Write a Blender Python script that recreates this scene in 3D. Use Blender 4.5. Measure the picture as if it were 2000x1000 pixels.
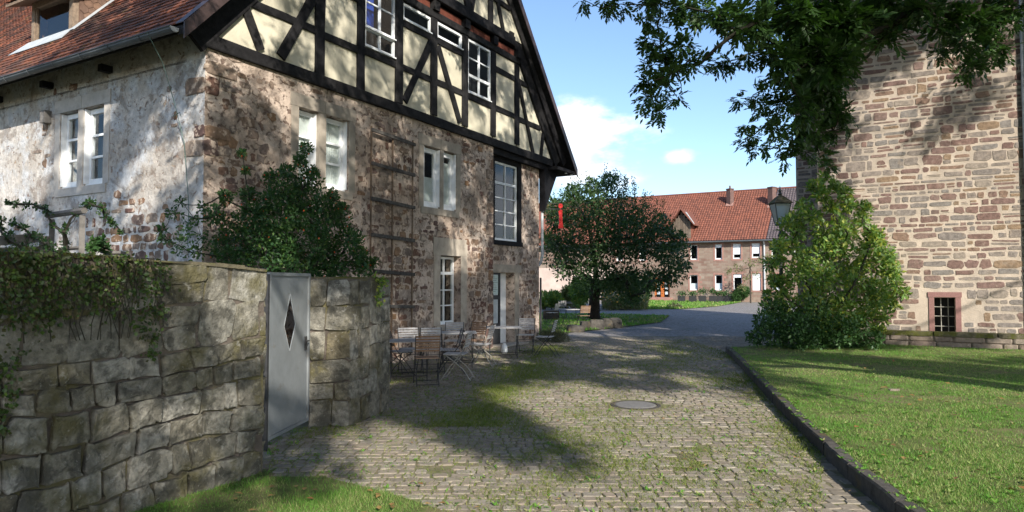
import bpy, math, random
import numpy as np
from mathutils import Vector, Matrix, noise as mnoise

rng = np.random.default_rng(7)
random.seed(7)
S = bpy.context.scene
COL = S.collection
for o in list(bpy.data.objects):
    bpy.data.objects.remove(o)

# ------------------------------------------------------------------ camera, sky, sun, exposure
EYE = 1.75
PITCH = math.radians(2.23)
cam = bpy.data.cameras.new("camera")
cam.lens = 24.0
cam.sensor_width = 36.0
cam.clip_start = 0.05
cam.clip_end = 3000
cam_o = bpy.data.objects.new("camera", cam)
COL.objects.link(cam_o)
cam_o.location = (0, 0, EYE)
cam_o.rotation_euler = (math.radians(90) + PITCH, 0, 0)
S.camera = cam_o

SUN_AZ = math.radians(20)      # right of straight behind the camera
SUN_EL = math.radians(28)
SV = np.array([math.sin(SUN_AZ) * math.cos(SUN_EL), -math.cos(SUN_AZ) * math.cos(SUN_EL), math.sin(SUN_EL)])
sun = bpy.data.lights.new("sun", 'SUN')
sun.energy = 5.0
sun.angle = math.radians(0.55)
sun.color = (1.0, 0.93, 0.82)
sun_o = bpy.data.objects.new("sun", sun)
COL.objects.link(sun_o)
sun_o.rotation_euler = Vector(SV).to_track_quat('Z', 'Y').to_euler()

world = bpy.data.worlds.new("World")
S.world = world
world.use_nodes = True
wn = world.node_tree
wn.nodes.clear()


def N(nt, typ, **kw):
    n = nt.nodes.new(typ)
    ins = kw.pop('ins', {})
    for k, v in kw.items():
        setattr(n, k, v)
    for k, v in ins.items():
        n.inputs[k].default_value = v
    return n


def math_n(nt, op, a, b=None, clamp=False):
    n = nt.nodes.new('ShaderNodeMath')
    n.operation = op
    n.use_clamp = clamp
    for i, v in enumerate((a, b)):
        if v is None:
            continue
        if isinstance(v, (int, float)):
            n.inputs[i].default_value = v
        else:
            nt.links.new(v, n.inputs[i])
    return n.outputs[0]


def build_world():
    nt = wn
    L = nt.links
    sky = N(nt, 'ShaderNodeTexSky', sky_type='NISHITA')
    sky.sun_disc = False
    sky.sun_elevation = SUN_EL
    sky.sun_rotation = math.pi - SUN_AZ
    sky.altitude = 300
    sky.air_density = 1.0
    sky.dust_density = 1.0
    sky.ozone_density = 3.0
    tc = N(nt, 'ShaderNodeTexCoord')
    # cumulus: soft noise cut by a few broad banks placed low over the horizon all round
    mp = N(nt, 'ShaderNodeMapping')
    mp.inputs['Scale'].default_value = (1, 1, 2.2)
    L.new(tc.outputs['Generated'], mp.inputs['Vector'])
    n1 = N(nt, 'ShaderNodeTexNoise', ins={'Scale': 11.0, 'Detail': 9.0, 'Roughness': 0.6})
    L.new(mp.outputs[0], n1.inputs['Vector'])

    def bank(px, py, rx, ry):
        x = (px - 1000) / 1333.0
        z = (500 - py) / 1333.0
        d = Vector((x, math.cos(PITCH) - z * math.sin(PITCH), math.sin(PITCH) + z * math.cos(PITCH))).normalized()
        sub = N(nt, 'ShaderNodeVectorMath', operation='SUBTRACT')
        L.new(tc.outputs['Generated'], sub.inputs[0])
        sub.inputs[1].default_value = d
        sc = N(nt, 'ShaderNodeVectorMath', operation='MULTIPLY')
        L.new(sub.outputs[0], sc.inputs[0])
        sc.inputs[1].default_value = (1333.0 / rx, 1333.0 / rx, 1333.0 / ry)
        ln = N(nt, 'ShaderNodeVectorMath', operation='LENGTH')
        L.new(sc.outputs[0], ln.inputs[0])
        return math_n(nt, 'SUBTRACT', 1.0, ln.outputs['Value'], clamp=True)
    tot = bank(1150, 275, 190, 75)
    for b in [(1100, 240, 150, 60), (1325, 306, 60, 22), (1150, 340, 130, 55), (300, 330, 300, 90), (-900, 250, 700, 160), (2900, 300, 600, 120), (960, 420, 240, 70)]:
        tot = math_n(nt, 'MAXIMUM', tot, bank(*b))
    m = math_n(nt, 'ADD', math_n(nt, 'MULTIPLY', tot, 0.75), math_n(nt, 'MULTIPLY', n1.outputs[0], 1.35))
    mr = N(nt, 'ShaderNodeMapRange', interpolation_type='SMOOTHSTEP')
    L.new(m, mr.inputs[0])
    mr.inputs[1].default_value = 0.86
    mr.inputs[2].default_value = 1.30
    gate = math_n(nt, 'MULTIPLY', tot, 3.0, clamp=True)
    mask = math_n(nt, 'MULTIPLY', mr.outputs[0], gate)
    # grey bases, white tops
    n2 = N(nt, 'ShaderNodeTexNoise', ins={'Scale': 9.0, 'Detail': 4.0})
    L.new(mp.outputs[0], n2.inputs['Vector'])
    cr = N(nt, 'ShaderNodeValToRGB')
    cr.color_ramp.elements[0].position = 0.35
    cr.color_ramp.elements[0].color = (4.6, 5.0, 5.7, 1)
    cr.color_ramp.elements[1].position = 0.6
    cr.color_ramp.elements[1].color = (6.2, 6.4, 6.7, 1)
    L.new(n2.outputs[0], cr.inputs[0])
    mix = N(nt, 'ShaderNodeMix', data_type='RGBA')
    L.new(mask, mix.inputs[0])
    L.new(sky.outputs[0], mix.inputs[6])
    L.new(cr.outputs[0], mix.inputs[7])
    bg = N(nt, 'ShaderNodeBackground', ins={'Strength': 0.15})
    L.new(mix.outputs[2], bg.inputs['Color'])
    out = N(nt, 'ShaderNodeOutputWorld')
    L.new(bg.outputs[0], out.inputs['Surface'])


build_world()
S.view_settings.view_transform = 'Standard'
S.view_settings.look = 'None'
S.view_settings.exposure = 0.72
S.view_settings.gamma = 1.0
S.view_settings.use_curve_mapping = False
S.cycles.max_bounces = 6
S.cycles.transparent_max_bounces = 10

# ------------------------------------------------------------------ frame of reference
# ground is z = 0, the camera stands at the origin. HF runs along the gable front of the house, HG along its eaves side.
ANG = math.radians(30.1)
HF = np.array([math.sin(ANG), math.cos(ANG), 0.0])
HG = np.array([-math.cos(ANG), math.sin(ANG), 0.0])
NF = -HG                       # outward normal of the gable front
NG = -HF                       # outward normal of the eaves side
UP = np.array([0, 0, 1.0])
C0 = np.array([-4.901, 10.785, 0.0])     # house corner
CAMP = np.array([0, 0, EYE])


def ray(px, py):
    x = (px - 1000) / 1333.0
    z = (500 - py) / 1333.0
    return np.array([x, math.cos(PITCH) - z * math.sin(PITCH), math.sin(PITCH) + z * math.cos(PITCH)])


def at(px, py, D):
    """the place that is D metres north of the camera on the survey sight line px, py"""
    r = ray(px, py)
    return CAMP + r * (D / r[1])


def gnd(px, py, z=0.0):
    r = ray(px, py)
    return CAMP + r * ((z - EYE) / r[2])


def on_plane(px, py, P, n):
    r = ray(px, py)
    return CAMP + r * (((P - CAMP) @ n) / (r @ n))


def Fuz(px, py, off=0.0):
    q = on_plane(px, py, C0 + NF * off, NF)
    return (q - C0) @ HF, q[2]


def FP(u, z, off=0.0):
    return C0 + HF * u + NF * off + UP * z


def GP(g, z, off=0.0):
    return C0 + HG * g + NG * off + UP * z


# ------------------------------------------------------------------ object helpers
WLOC = {}


class MB:
    """collects vertices and faces; one build() makes one mesh object"""

    def __init__(self):
        self.V, self.F, self.R = [], [], []
        self.n = 0

    def add(self, V, F, rnd=0.0):
        V = np.asarray(V, float).reshape(-1, 3)
        self.V.append(V)
        for f in F:
            self.F.append([i + self.n for i in f])
            self.R.append(rnd)
        self.n += len(V)
        return self

    def add_np(self, V, F, R):
        V = np.asarray(V, float).reshape(-1, 3)
        self.V.append(V)
        F = np.asarray(F) + self.n
        self.F.extend(F.tolist())
        self.R.extend(np.asarray(R).tolist())
        self.n += len(V)
        return self

    def quad(self, a, b, c, d, rnd=0.0):
        return self.add([a, b, c, d], [(0, 1, 2, 3)], rnd)

    def box(self, o, ax, ay, az, rnd=0.0):
        """box from corner o with edge vectors ax, ay, az"""
        o, ax, ay, az = [np.asarray(v, float) for v in (o, ax, ay, az)]
        V = [o, o + ax, o + ax + ay, o + ay]
        V += [v + az for v in V]
        F = [(3, 2, 1, 0), (4, 5, 6, 7), (0, 1, 5, 4), (1, 2, 6, 5), (2, 3, 7, 6), (3, 0, 4, 7)]
        if np.dot(np.cross(ax, ay), az) < 0:
            F = [f[::-1] for f in F]
        return self.add(V, F, rnd)

    def cbox(self, c, sx, sy, sz, rz=0.0, rnd=0.0):
        cs, sn = math.cos(rz), math.sin(rz)
        ax = np.array([cs, sn, 0]) * sx
        ay = np.array([-sn, cs, 0]) * sy
        az = np.array([0, 0, sz])
        return self.box(np.asarray(c, float) - (ax + ay + az) / 2, ax, ay, az, rnd)

    def tube(self, pts, rad, n=6, rnd=0.0, cap=True):
        pts = [np.asarray(p, float) for p in pts]
        if not hasattr(rad, '__len__'):
            rad = [rad] * len(pts)
        rings = []
        prev = None
        for i, p in enumerate(pts):
            t = pts[min(i + 1, len(pts) - 1)] - pts[max(i - 1, 0)]
            t = t / (np.linalg.norm(t) + 1e-9)
            if prev is None:
                a = np.cross(t, [0, 0, 1.0]) if abs(t[2]) < 0.9 else np.cross(t, [1.0, 0, 0])
            else:
                a = prev - t * (prev @ t)
            a = a / (np.linalg.norm(a) + 1e-9)
            prev = a
            b = np.cross(t, a)
            for k in range(n):
                w = 2 * math.pi * k / n
                rings.append(p + (a * math.cos(w) + b * math.sin(w)) * rad[i])
        F = []
        for i in range(len(pts) - 1):
            for k in range(n):
                k2 = (k + 1) % n
                F.append((i * n + k, i * n + k2, (i + 1) * n + k2, (i + 1) * n + k))
        if cap:
            F.append(tuple(range(n))[::-1])
            F.append(tuple((len(pts) - 1) * n + k for k in range(n)))
        return self.add(rings, F, rnd)

    def lathe(self, base, prof, n=12, rnd=0.0):
        """prof: list of (radius, z)"""
        base = np.asarray(base, float)
        V = []
        for r, z in prof:
            for k in range(n):
                w = 2 * math.pi * k / n
                V.append(base + np.array([r * math.cos(w), r * math.sin(w), z]))
        F = []
        for i in range(len(prof) - 1):
            for k in range(n):
                k2 = (k + 1) % n
                F.append((i * n + k, i * n + k2, (i + 1) * n + k2, (i + 1) * n + k))
        F.append(tuple(range(n))[::-1])
        F.append(tuple((len(prof) - 1) * n + k for k in range(n)))
        return self.add(V, F, rnd)

    def prism(self, poly, d, rnd=0.0):
        """poly: list of 3d points, extruded by vector d"""
        P = [np.asarray(p, float) for p in poly]
        d = np.asarray(d, float)
        n = len(P)
        V = P + [p + d for p in P]
        F = [tuple(range(n))[::-1], tuple(range(n, 2 * n))]
        for i in range(n):
            j = (i + 1) % n
            F.append((i, j, n + j, n + i))
        nrm = np.cross(P[1] - P[0], P[2] - P[0])
        if nrm @ d < 0:
            F = [f[::-1] for f in F]
        return self.add(V, F, rnd)

    def build(self, name, mat, parent=None, smooth=False, **tags):
        me = bpy.data.meshes.new(name)
        V = np.concatenate(self.V) if self.V else np.zeros((0, 3))
        off = WLOC.get(parent.name, np.zeros(3)) if parent is not None else np.zeros(3)
        V = V - off
        lens = np.fromiter((len(f) for f in self.F), int, len(self.F))
        flat = np.fromiter((i for f in self.F for i in f), int, int(lens.sum()))
        me.vertices.add(len(V))
        me.vertices.foreach_set('co', V.astype(np.float32).ravel())
        me.loops.add(len(flat))
        me.loops.foreach_set('vertex_index', flat)
        me.polygons.add(len(lens))
        me.polygons.foreach_set('loop_start', np.concatenate([[0], np.cumsum(lens)[:-1]]))
        me.polygons.foreach_set('loop_total', lens)
        me.polygons.foreach_set('use_smooth', np.full(len(lens), bool(smooth)))
        at_ = me.attributes.new('rnd', 'FLOAT', 'FACE')
        at_.data.foreach_set('value', np.asarray(self.R, np.float32))
        me.update(calc_edges=True)
        me.validate()
        me.materials.append(mat)
        o = bpy.data.objects.new(name, me)
        COL.objects.link(o)
        if parent is not None:
            o.parent = parent
            WLOC[o.name] = off
        else:
            WLOC[o.name] = np.zeros(3)
        for k, v in tags.items():
            o[k] = v
        return o


def thing(name, label, cat, loc=(0, 0, 0), group=None, rz=0.0):
    o = bpy.data.objects.new(name, None)
    o.empty_display_size = 0.2
    COL.objects.link(o)
    o.location = loc
    o.rotation_euler = (0, 0, rz)
    o['label'] = label
    o['category'] = cat
    if group:
        o['group'] = group
    WLOC[o.name] = np.asarray(loc, float)
    return o


def dup(root, loc, rz, label, group=None):
    r = root.copy()
    COL.objects.link(r)
    r.location = loc
    r.rotation_euler = (0, 0, rz)
    r['label'] = label
    if group:
        r['group'] = group
    for ch in list(root.children):
        c = ch.copy()
        COL.objects.link(c)
        c.parent = r
        for g_ in ch.children:
            d = g_.copy()
            COL.objects.link(d)
            d.parent = c
    return r


# ------------------------------------------------------------------ materials
def mat_new(name):
    m = bpy.data.materials.new(name)
    m.use_nodes = True
    nt = m.node_tree
    nt.nodes.clear()
    out = nt.nodes.new('ShaderNodeOutputMaterial')
    b = nt.nodes.new('ShaderNodeBsdfPrincipled')
    nt.links.new(b.outputs[0], out.inputs[0])
    return m, nt, b, out


def ramp(nt, fac, cols, interp='LINEAR'):
    r = nt.nodes.new('ShaderNodeValToRGB')
    r.color_ramp.interpolation = interp
    if len(cols) == 1:
        cols = [cols[0], cols[0]]
    el = r.color_ramp.elements
    n = len(cols)
    for i, c in enumerate(cols):
        if len(c) == 2:
            pos, c = c
        else:
            pos = i / (n if interp == 'CONSTANT' else max(1, n - 1))
        if i < 2:
            e = el[i]
            e.position = pos
        else:
            e = el.new(pos)
        e.color = (c[0], c[1], c[2], 1)
    nt.links.new(fac, r.inputs[0])
    return r.outputs[0]


def noise(nt, vec, scale, detail=4, rough=0.55, dist=0.0):
    n = nt.nodes.new('ShaderNodeTexNoise')
    n.inputs['Scale'].default_value = scale
    n.inputs['Detail'].default_value = detail
    n.inputs['Roughness'].default_value = rough
    n.inputs['Distortion'].default_value = dist
    if vec is not None:
        nt.links.new(vec, n.inputs['Vector'])
    return n.outputs[0]


def mixc(nt, fac, a, b, mode='MIX'):
    n = nt.nodes.new('ShaderNodeMix')
    n.data_type = 'RGBA'
    n.blend_type = mode
    for sock, v in ((n.inputs[0], fac), (n.inputs[6], a), (n.inputs[7], b)):
        if isinstance(v, (int, float)):
            sock.default_value = v
        elif isinstance(v, tuple):
            sock.default_value = (v[0], v[1], v[2], 1)
        else:
            nt.links.new(v, sock)
    return n.outputs[2]


def smooth_range(nt, v, a, b, lo=0.0, hi=1.0):
    n = nt.nodes.new('ShaderNodeMapRange')
    n.interpolation_type = 'SMOOTHSTEP'
    nt.links.new(v, n.inputs[0])
    n.inputs[1].default_value = a
    n.inputs[2].default_value = b
    n.inputs[3].default_value = lo
    n.inputs[4].default_value = hi
    return n.outputs[0]


def pos_vec(nt, kind='pos'):
    if kind == 'pos':
        return nt.nodes.new('ShaderNodeNewGeometry').outputs['Position']
    return nt.nodes.new('ShaderNodeTexCoord').outputs['Object']


def rnd_val(nt):
    a = nt.nodes.new('ShaderNodeAttribute')
    a.attribute_name = 'rnd'
    oi = nt.nodes.new('ShaderNodeObjectInfo')
    return math_n(nt, 'FRACT', math_n(nt, 'ADD', a.outputs['Fac'], oi.outputs['Random']))


def bump(nt, b, h, strength, dist=0.02):
    n = nt.nodes.new('ShaderNodeBump')
    n.inputs['Strength'].default_value = strength
    n.inputs['Distance'].default_value = dist
    nt.links.new(h, n.inputs['Height'])
    nt.links.new(n.outputs[0], b.inputs['Normal'])


def varied(name, cols, rough=0.85, nscale=18, namp=(0.65, 1.25), bscale=40, bstr=0.5, bdist=0.01, interp='LINEAR',
           overlay=None, coord='pos', spec=0.3):
    """palette by piece, broken by noise; overlay = list of (noise scale, lo, hi, colour, amount)"""
    m, nt, b, out = mat_new(name)
    v = pos_vec(nt, coord)
    c = ramp(nt, rnd_val(nt), cols, interp)
    nn = noise(nt, v, nscale, 6, 0.6)
    k = ramp(nt, nn, [(0.3, (namp[0],) * 3), (0.7, (namp[1],) * 3)])
    c = mixc(nt, 1.0, c, k, 'MULTIPLY')
    for ov in overlay or []:
        f = smooth_range(nt, noise(nt, v, ov[0], 5, 0.65), ov[1], ov[2], 0, ov[4])
        c = mixc(nt, f, c, ov[3])
    nt.links.new(c, b.inputs['Base Color'])
    b.inputs['Roughness'].default_value = rough
    b.inputs['Specular IOR Level'].default_value = spec
    if bstr:
        bump(nt, b, noise(nt, v, bscale, 6, 0.65), bstr, bdist)
    return m


def leaf_mat(name, cols, transl=0.35, rough=0.45, spec=0.35):
    m, nt, b, out = mat_new(name)
    c = ramp(nt, rnd_val(nt), cols)
    nt.links.new(c, b.inputs['Base Color'])
    b.inputs['Roughness'].default_value = rough
    b.inputs['Specular IOR Level'].default_value = spec
    t = nt.nodes.new('ShaderNodeBsdfTranslucent')
    c2 = mixc(nt, 1.0, c, (1.3, 1.5, 0.6), 'MULTIPLY')
    nt.links.new(c2, t.inputs[0])
    mx = nt.nodes.new('ShaderNodeMixShader')
    mx.inputs[0].default_value = transl
    nt.links.new(b.outputs[0], mx.inputs[1])
    nt.links.new(t.outputs[0], mx.inputs[2])
    nt.links.new(mx.outputs[0], out.inputs[0])
    return m


def glass_mat(name, tint=(0.02, 0.025, 0.03), mixv=0.62):
    m, nt, b, out = mat_new(name)
    nt.nodes.remove(b)
    g = nt.nodes.new('ShaderNodeBsdfGlossy')
    g.inputs['Roughness'].default_value = 0.03
    g.inputs['Color'].default_value = (0.9, 0.95, 1, 1)
    t = nt.nodes.new('ShaderNodeBsdfTransparent')
    t.inputs['Color'].default_value = (0.93, 0.95, 0.95, 1)
    fr = nt.nodes.new('ShaderNodeFresnel')
    fr.inputs['IOR'].default_value = 1.5
    mx = nt.nodes.new('ShaderNodeMixShader')
    geo = nt.nodes.new('ShaderNodeNewGeometry')
    fac = math_n(nt, 'MULTIPLY', fr.outputs[0], math_n(nt, 'SUBTRACT', 1.0, geo.outputs['Backfacing']))
    nt.links.new(fac, mx.inputs[0])
    nt.links.new(t.outputs[0], mx.inputs[1])
    nt.links.new(g.outputs[0], mx.inputs[2])
    nt.links.new(mx.outputs[0], out.inputs[0])
    return m


M = {}
M['timber'] = varied('black_timber', [(0.010, 0.010, 0.012), (0.022, 0.021, 0.021)], 0.75, 9, (0.6, 1.5), 60, 0.8, 0.01,
                     overlay=[(45, 0.62, 0.78, (0.13, 0.125, 0.12), 0.4)], spec=0.12)
M['cream'] = varied('cream_plaster', [(0.55, 0.515, 0.40), (0.60, 0.56, 0.44)], 0.9, 1.6, (0.78, 1.08), 14, 0.4, 0.015,
                    overlay=[(3.5, 0.62, 0.72, (0.52, 0.47, 0.36), 0.5), (26, 0.68, 0.72, (0.40, 0.33, 0.24), 0.5)])
M['peach'] = None
M['surround'] = varied('sandstone_surround', [(0.33, 0.29, 0.24), (0.42, 0.37, 0.31)], 0.9, 4, (0.75, 1.15), 30, 0.4, 0.006,
                       overlay=[(3, 0.5, 0.7, (0.2, 0.17, 0.15), 0.6)])
M['pale_surround'] = varied('limewashed_surround', [(0.44, 0.41, 0.38), (0.52, 0.49, 0.46)], 0.9, 4, (0.75, 1.1), 30, 0.5, 0.008,
                            overlay=[(3, 0.5, 0.66, (0.30, 0.27, 0.24), 0.6)])
M['white'] = varied('white_paint', [(0.78, 0.80, 0.82)], 0.45, 6, (0.9, 1.05), 40, 0.1, 0.003, spec=0.5)
M['glass'] = glass_mat('window_glass')
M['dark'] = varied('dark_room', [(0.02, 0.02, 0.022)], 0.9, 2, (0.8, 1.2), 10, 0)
M['curtain'] = varied('curtain_cloth', [(0.62, 0.64, 0.62)], 0.9, 5, (0.8, 1.05), 8, 0.4, 0.03)
M['blue_curtain'] = varied('blue_blind', [(0.02, 0.06, 0.35)], 0.7, 5, (0.8, 1.1), 8, 0)
M['zinc'] = varied('zinc_gutter', [(0.075, 0.085, 0.095)], 0.55, 5, (0.8, 1.2), 20, 0.1, 0.004, spec=0.4)
M['lead'] = varied('pale_flashing', [(0.42, 0.45, 0.47)], 0.6, 5, (0.8, 1.15), 20, 0.2, 0.005)
M['verge'] = varied('brown_verge_metal', [(0.045, 0.03, 0.03), (0.06, 0.04, 0.038)], 0.45, 5, (0.8, 1.2), 20, 0.15, 0.005, spec=0.5)
M['tile'] = varied('old_roof_tile', [(0.07, 0.038, 0.03), (0.15, 0.06, 0.04), (0.25, 0.09, 0.05), (0.12, 0.052, 0.036), (0.33, 0.12, 0.065), (0.09, 0.042, 0.032)],
                   0.85, 25, (0.6, 1.25), 60, 0.5, 0.006,
                   overlay=[(0.9, 0.44, 0.6, (0.055, 0.038, 0.032), 0.75), (3.0, 0.6, 0.72, (0.13, 0.11, 0.025), 0.8)])
M['oldwood'] = varied('weathered_wood', [(0.16, 0.11, 0.075), (0.24, 0.18, 0.13)], 0.8, 14, (0.6, 1.2), 50, 0.5, 0.006)
M['greywood'] = varied('grey_weathered_wood', [(0.13, 0.12, 0.11), (0.21, 0.2, 0.19)], 0.85, 14, (0.6, 1.25), 60, 0.6, 0.006)
M['redboard'] = varied('brick_red_board', [(0.12, 0.035, 0.022)], 0.8, 10, (0.7, 1.2), 30, 0.3, 0.005)
M['bark'] = varied('tree_bark', [(0.035, 0.028, 0.022), (0.06, 0.05, 0.04)], 0.95, 10, (0.6, 1.4), 25, 1.0, 0.03)
M['twig'] = varied('twig_bark', [(0.03, 0.028, 0.02)], 0.9, 10, (0.7, 1.3), 40, 0.3, 0.004)
M['stone_house'] = varied('house_rubble', [(0.12, 0.06, 0.05), (0.20, 0.13, 0.09), (0.24, 0.19, 0.155), (0.10, 0.06, 0.055), (0.27, 0.16, 0.09), (0.19, 0.155, 0.135), (0.15, 0.08, 0.065)],
                          0.92, 14, (0.6, 1.25), 45, 0.8, 0.012,
                          overlay=[(7, 0.52, 0.62, (0.50, 0.41, 0.33), 0.75), (2, 0.58, 0.72, (0.10, 0.09, 0.075), 0.5)])
M['tower_stone'] = varied('tower_rubble', [(0.195, 0.125, 0.105), (0.225, 0.19, 0.165), (0.26, 0.22, 0.185), (0.165, 0.105, 0.09), (0.235, 0.165, 0.11), (0.225, 0.195, 0.175), (0.205, 0.185, 0.17), (0.205, 0.14, 0.12), (0.235, 0.20, 0.175), (0.21, 0.14, 0.105), (0.20, 0.175, 0.16), (0.185, 0.12, 0.105)],
                          0.9, 13, (0.62, 1.3), 40, 0.9, 0.012, interp='CONSTANT',
                         overlay=[(5, 0.56, 0.66, (0.30, 0.24, 0.19), 0.5), (1.2, 0.55, 0.7, (0.13, 0.115, 0.10), 0.4)])
M['tower_mortar'] = varied('tower_mortar', [(0.47, 0.395, 0.325)], 0.95, 3, (0.75, 1.1), 30, 0.7, 0.015, overlay=[(0.8, 0.5, 0.68, (0.30, 0.26, 0.22), 0.5)])
M['red_sandstone'] = varied('red_sandstone', [(0.24, 0.13, 0.12)], 0.9, 30, (0.85, 1.15), 60, 0.4, 0.004)
M['wall_stone'] = varied('garden_wall_stone', [(0.15, 0.14, 0.115), (0.23, 0.22, 0.19), (0.17, 0.155, 0.12), (0.28, 0.27, 0.24), (0.14, 0.12, 0.08)],
                         0.95, 14, (0.45, 1.35), 34, 1.0, 0.025,
                         overlay=[(1.3, 0.47, 0.62, (0.085, 0.075, 0.028), 0.85), (3.2, 0.50, 0.60, (0.05, 0.048, 0.04), 0.75), (9, 0.60, 0.68, (0.33, 0.32, 0.29), 0.5), (30, 0.6, 0.7, (0.42, 0.41, 0.37), 0.35)])
M['wall_mortar'] = varied('garden_wall_mortar', [(0.115, 0.095, 0.08)], 0.95, 4, (0.6, 1.25), 30, 1.0, 0.02,
                          overlay=[(1.6, 0.45, 0.6, (0.11, 0.10, 0.045), 0.85)])
M['low_stone'] = varied('low_wall_stone', [(0.17, 0.13, 0.10), (0.24, 0.2, 0.165), (0.20, 0.15, 0.125)], 0.92, 10, (0.65, 1.2), 30, 0.8, 0.012,
                        overlay=[(2.5, 0.55, 0.68, (0.08, 0.075, 0.03), 0.7)])
M['moss'] = varied('mossy_coping', [(0.10, 0.09, 0.06), (0.14, 0.12, 0.08)], 0.95, 12, (0.6, 1.3), 30, 0.9, 0.02,
                   overlay=[(3.5, 0.42, 0.55, (0.075, 0.08, 0.014), 0.9)])
M['cobble'] = varied('cobble_stone', [(0.225, 0.185, 0.145), (0.25, 0.215, 0.17), (0.205, 0.18, 0.145), (0.25, 0.205, 0.16), (0.28, 0.25, 0.205), (0.215, 0.19, 0.155)],
                     0.85, 14, (0.75, 1.2), 40, 0.6, 0.008, overlay=[(0.9, 0.56, 0.70, (0.12, 0.125, 0.06), 0.3)])
M['joint'] = varied('joint_soil', [(0.17, 0.15, 0.095)], 0.98, 8, (0.6, 1.3), 60, 0.9, 0.01,
                    overlay=[(2.2, 0.45, 0.62, (0.13, 0.16, 0.05), 0.7), (13.0, 0.5, 0.62, (0.23, 0.19, 0.11), 0.6)])
M['soil'] = varied('garden_soil', [(0.07, 0.06, 0.035)], 0.98, 3, (0.6, 1.3), 30, 0.8, 0.02, overlay=[(1.0, 0.45, 0.6, (0.05, 0.075, 0.02), 0.8)])
M['lawn'] = varied('lawn_ground', [(0.12, 0.15, 0.04)], 0.98, 5, (0.6, 1.3), 60, 1.0, 0.02,
                   overlay=[(1.3, 0.5, 0.62, (0.19, 0.16, 0.08), 0.8)])
M['kerb'] = varied('kerb_stone', [(0.055, 0.05, 0.045), (0.085, 0.078, 0.07)], 0.95, 12, (0.6, 1.3), 30, 0.9, 0.01,
                   overlay=[(3, 0.55, 0.66, (0.10, 0.075, 0.025), 0.7)])
M['iron'] = varied('dark_iron', [(0.03, 0.03, 0.032)], 0.55, 20, (0.7, 1.3), 60, 0.2, 0.002, spec=0.5)
M['iron_grey'] = varied('galvanised_frame', [(0.30, 0.29, 0.26)], 0.55, 20, (0.7, 1.2), 60, 0.2, 0.002, spec=0.5)
M['slat_grey'] = varied('grey_slat', [(0.34, 0.335, 0.34), (0.46, 0.45, 0.45)], 0.7, 22, (0.75, 1.2), 60, 0.3, 0.002)
M['slat_brown'] = varied('brown_slat', [(0.22, 0.13, 0.08), (0.33, 0.22, 0.15)], 0.7, 22, (0.75, 1.2), 60, 0.3, 0.002)
M['dark_wood'] = varied('dark_weathered_wood', [(0.045, 0.042, 0.04), (0.08, 0.075, 0.07)], 0.85, 14, (0.5, 1.6), 60, 0.6, 0.006)
M['gate'] = varied('grey_gate_paint', [(0.19, 0.205, 0.215)], 0.5, 5, (0.82, 1.08), 12, 0.2, 0.01, spec=0.4, overlay=[(6, 0.6, 0.72, (0.13, 0.11, 0.085), 0.5), (30, 0.68, 0.72, (0.14, 0.07, 0.035), 0.7)])
M['manhole'] = varied('manhole_concrete', [(0.17, 0.165, 0.16)], 0.8, 20, (0.8, 1.15), 60, 0.4, 0.004)
M['sign_red'] = varied('red_sign_enamel', [(0.62, 0.02, 0.02)], 0.4, 3, (0.95, 1.05), 10, 0)
M['far_tile'] = varied('far_roof_tile', [(0.16, 0.062, 0.042), (0.21, 0.08, 0.053), (0.13, 0.053, 0.038)], 0.8, 3, (0.85, 1.12), 10, 0.2,
                       overlay=[(0.35, 0.5, 0.7, (0.22, 0.075, 0.045), 0.5)])
M['far_slate'] = varied('far_grey_tile', [(0.085, 0.07, 0.075), (0.11, 0.09, 0.095)], 0.8, 3, (0.85, 1.12), 10, 0.2)
M['far_pink'] = varied('far_pink_stone', [(0.30, 0.17, 0.14)], 0.9, 4, (0.8, 1.15), 10, 0.3)
M['chimney'] = varied('chimney_brick', [(0.13, 0.08, 0.07)], 0.9, 6, (0.7, 1.2), 20, 0.4)
M['blind'] = varied('white_blind', [(0.72, 0.76, 0.82)], 0.6, 3, (0.95, 1.03), 10, 0)
M['orange_door'] = varied('orange_wood', [(0.42, 0.13, 0.035)], 0.5, 6, (0.7, 1.2), 20, 0.1)
M['lampglass'] = None
M['hip'] = varied('rose_hip', [(0.55, 0.05, 0.015), (0.7, 0.13, 0.03)], 0.4, 10, (0.9, 1.1), 10, 0)
M['flower'] = varied('yellow_flower', [(0.7, 0.5, 0.05), (0.75, 0.3, 0.05), (0.6, 0.6, 0.6)], 0.6, 10, (0.9, 1.1), 10, 0)
M['ash_leaf'] = leaf_mat('ash_leaf', [(0.018, 0.042, 0.012), (0.03, 0.07, 0.018), (0.045, 0.10, 0.02), (0.022, 0.05, 0.014)], 0.28)
M['far_leaf'] = leaf_mat('orchard_leaf', [(0.035, 0.068, 0.025), (0.072, 0.125, 0.048), (0.048, 0.092, 0.035)], 0.32)
M['elder_leaf'] = leaf_mat('elder_leaf', [(0.07, 0.16, 0.035), (0.15, 0.25, 0.055), (0.11, 0.21, 0.055), (0.36, 0.38, 0.07), (0.10, 0.19, 0.05), (0.26, 0.34, 0.16)], 0.38)  # palest entries also put leaf highlights into the colour, beside real yellowing
M['dark_leaf'] = leaf_mat('dark_shrub_leaf', [(0.025, 0.065, 0.018), (0.04, 0.095, 0.025), (0.06, 0.12, 0.04)], 0.25)
M['rose_leaf'] = leaf_mat('rose_leaf', [(0.02, 0.055, 0.02), (0.04, 0.10, 0.025), (0.03, 0.075, 0.03), (0.08, 0.14, 0.03)], 0.3)
M['ivy_leaf'] = leaf_mat('ivy_leaf', [(0.025, 0.05, 0.012), (0.04, 0.08, 0.016), (0.06, 0.055, 0.022), (0.028, 0.058, 0.012), (0.08, 0.13, 0.022)], 0.2)
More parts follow.
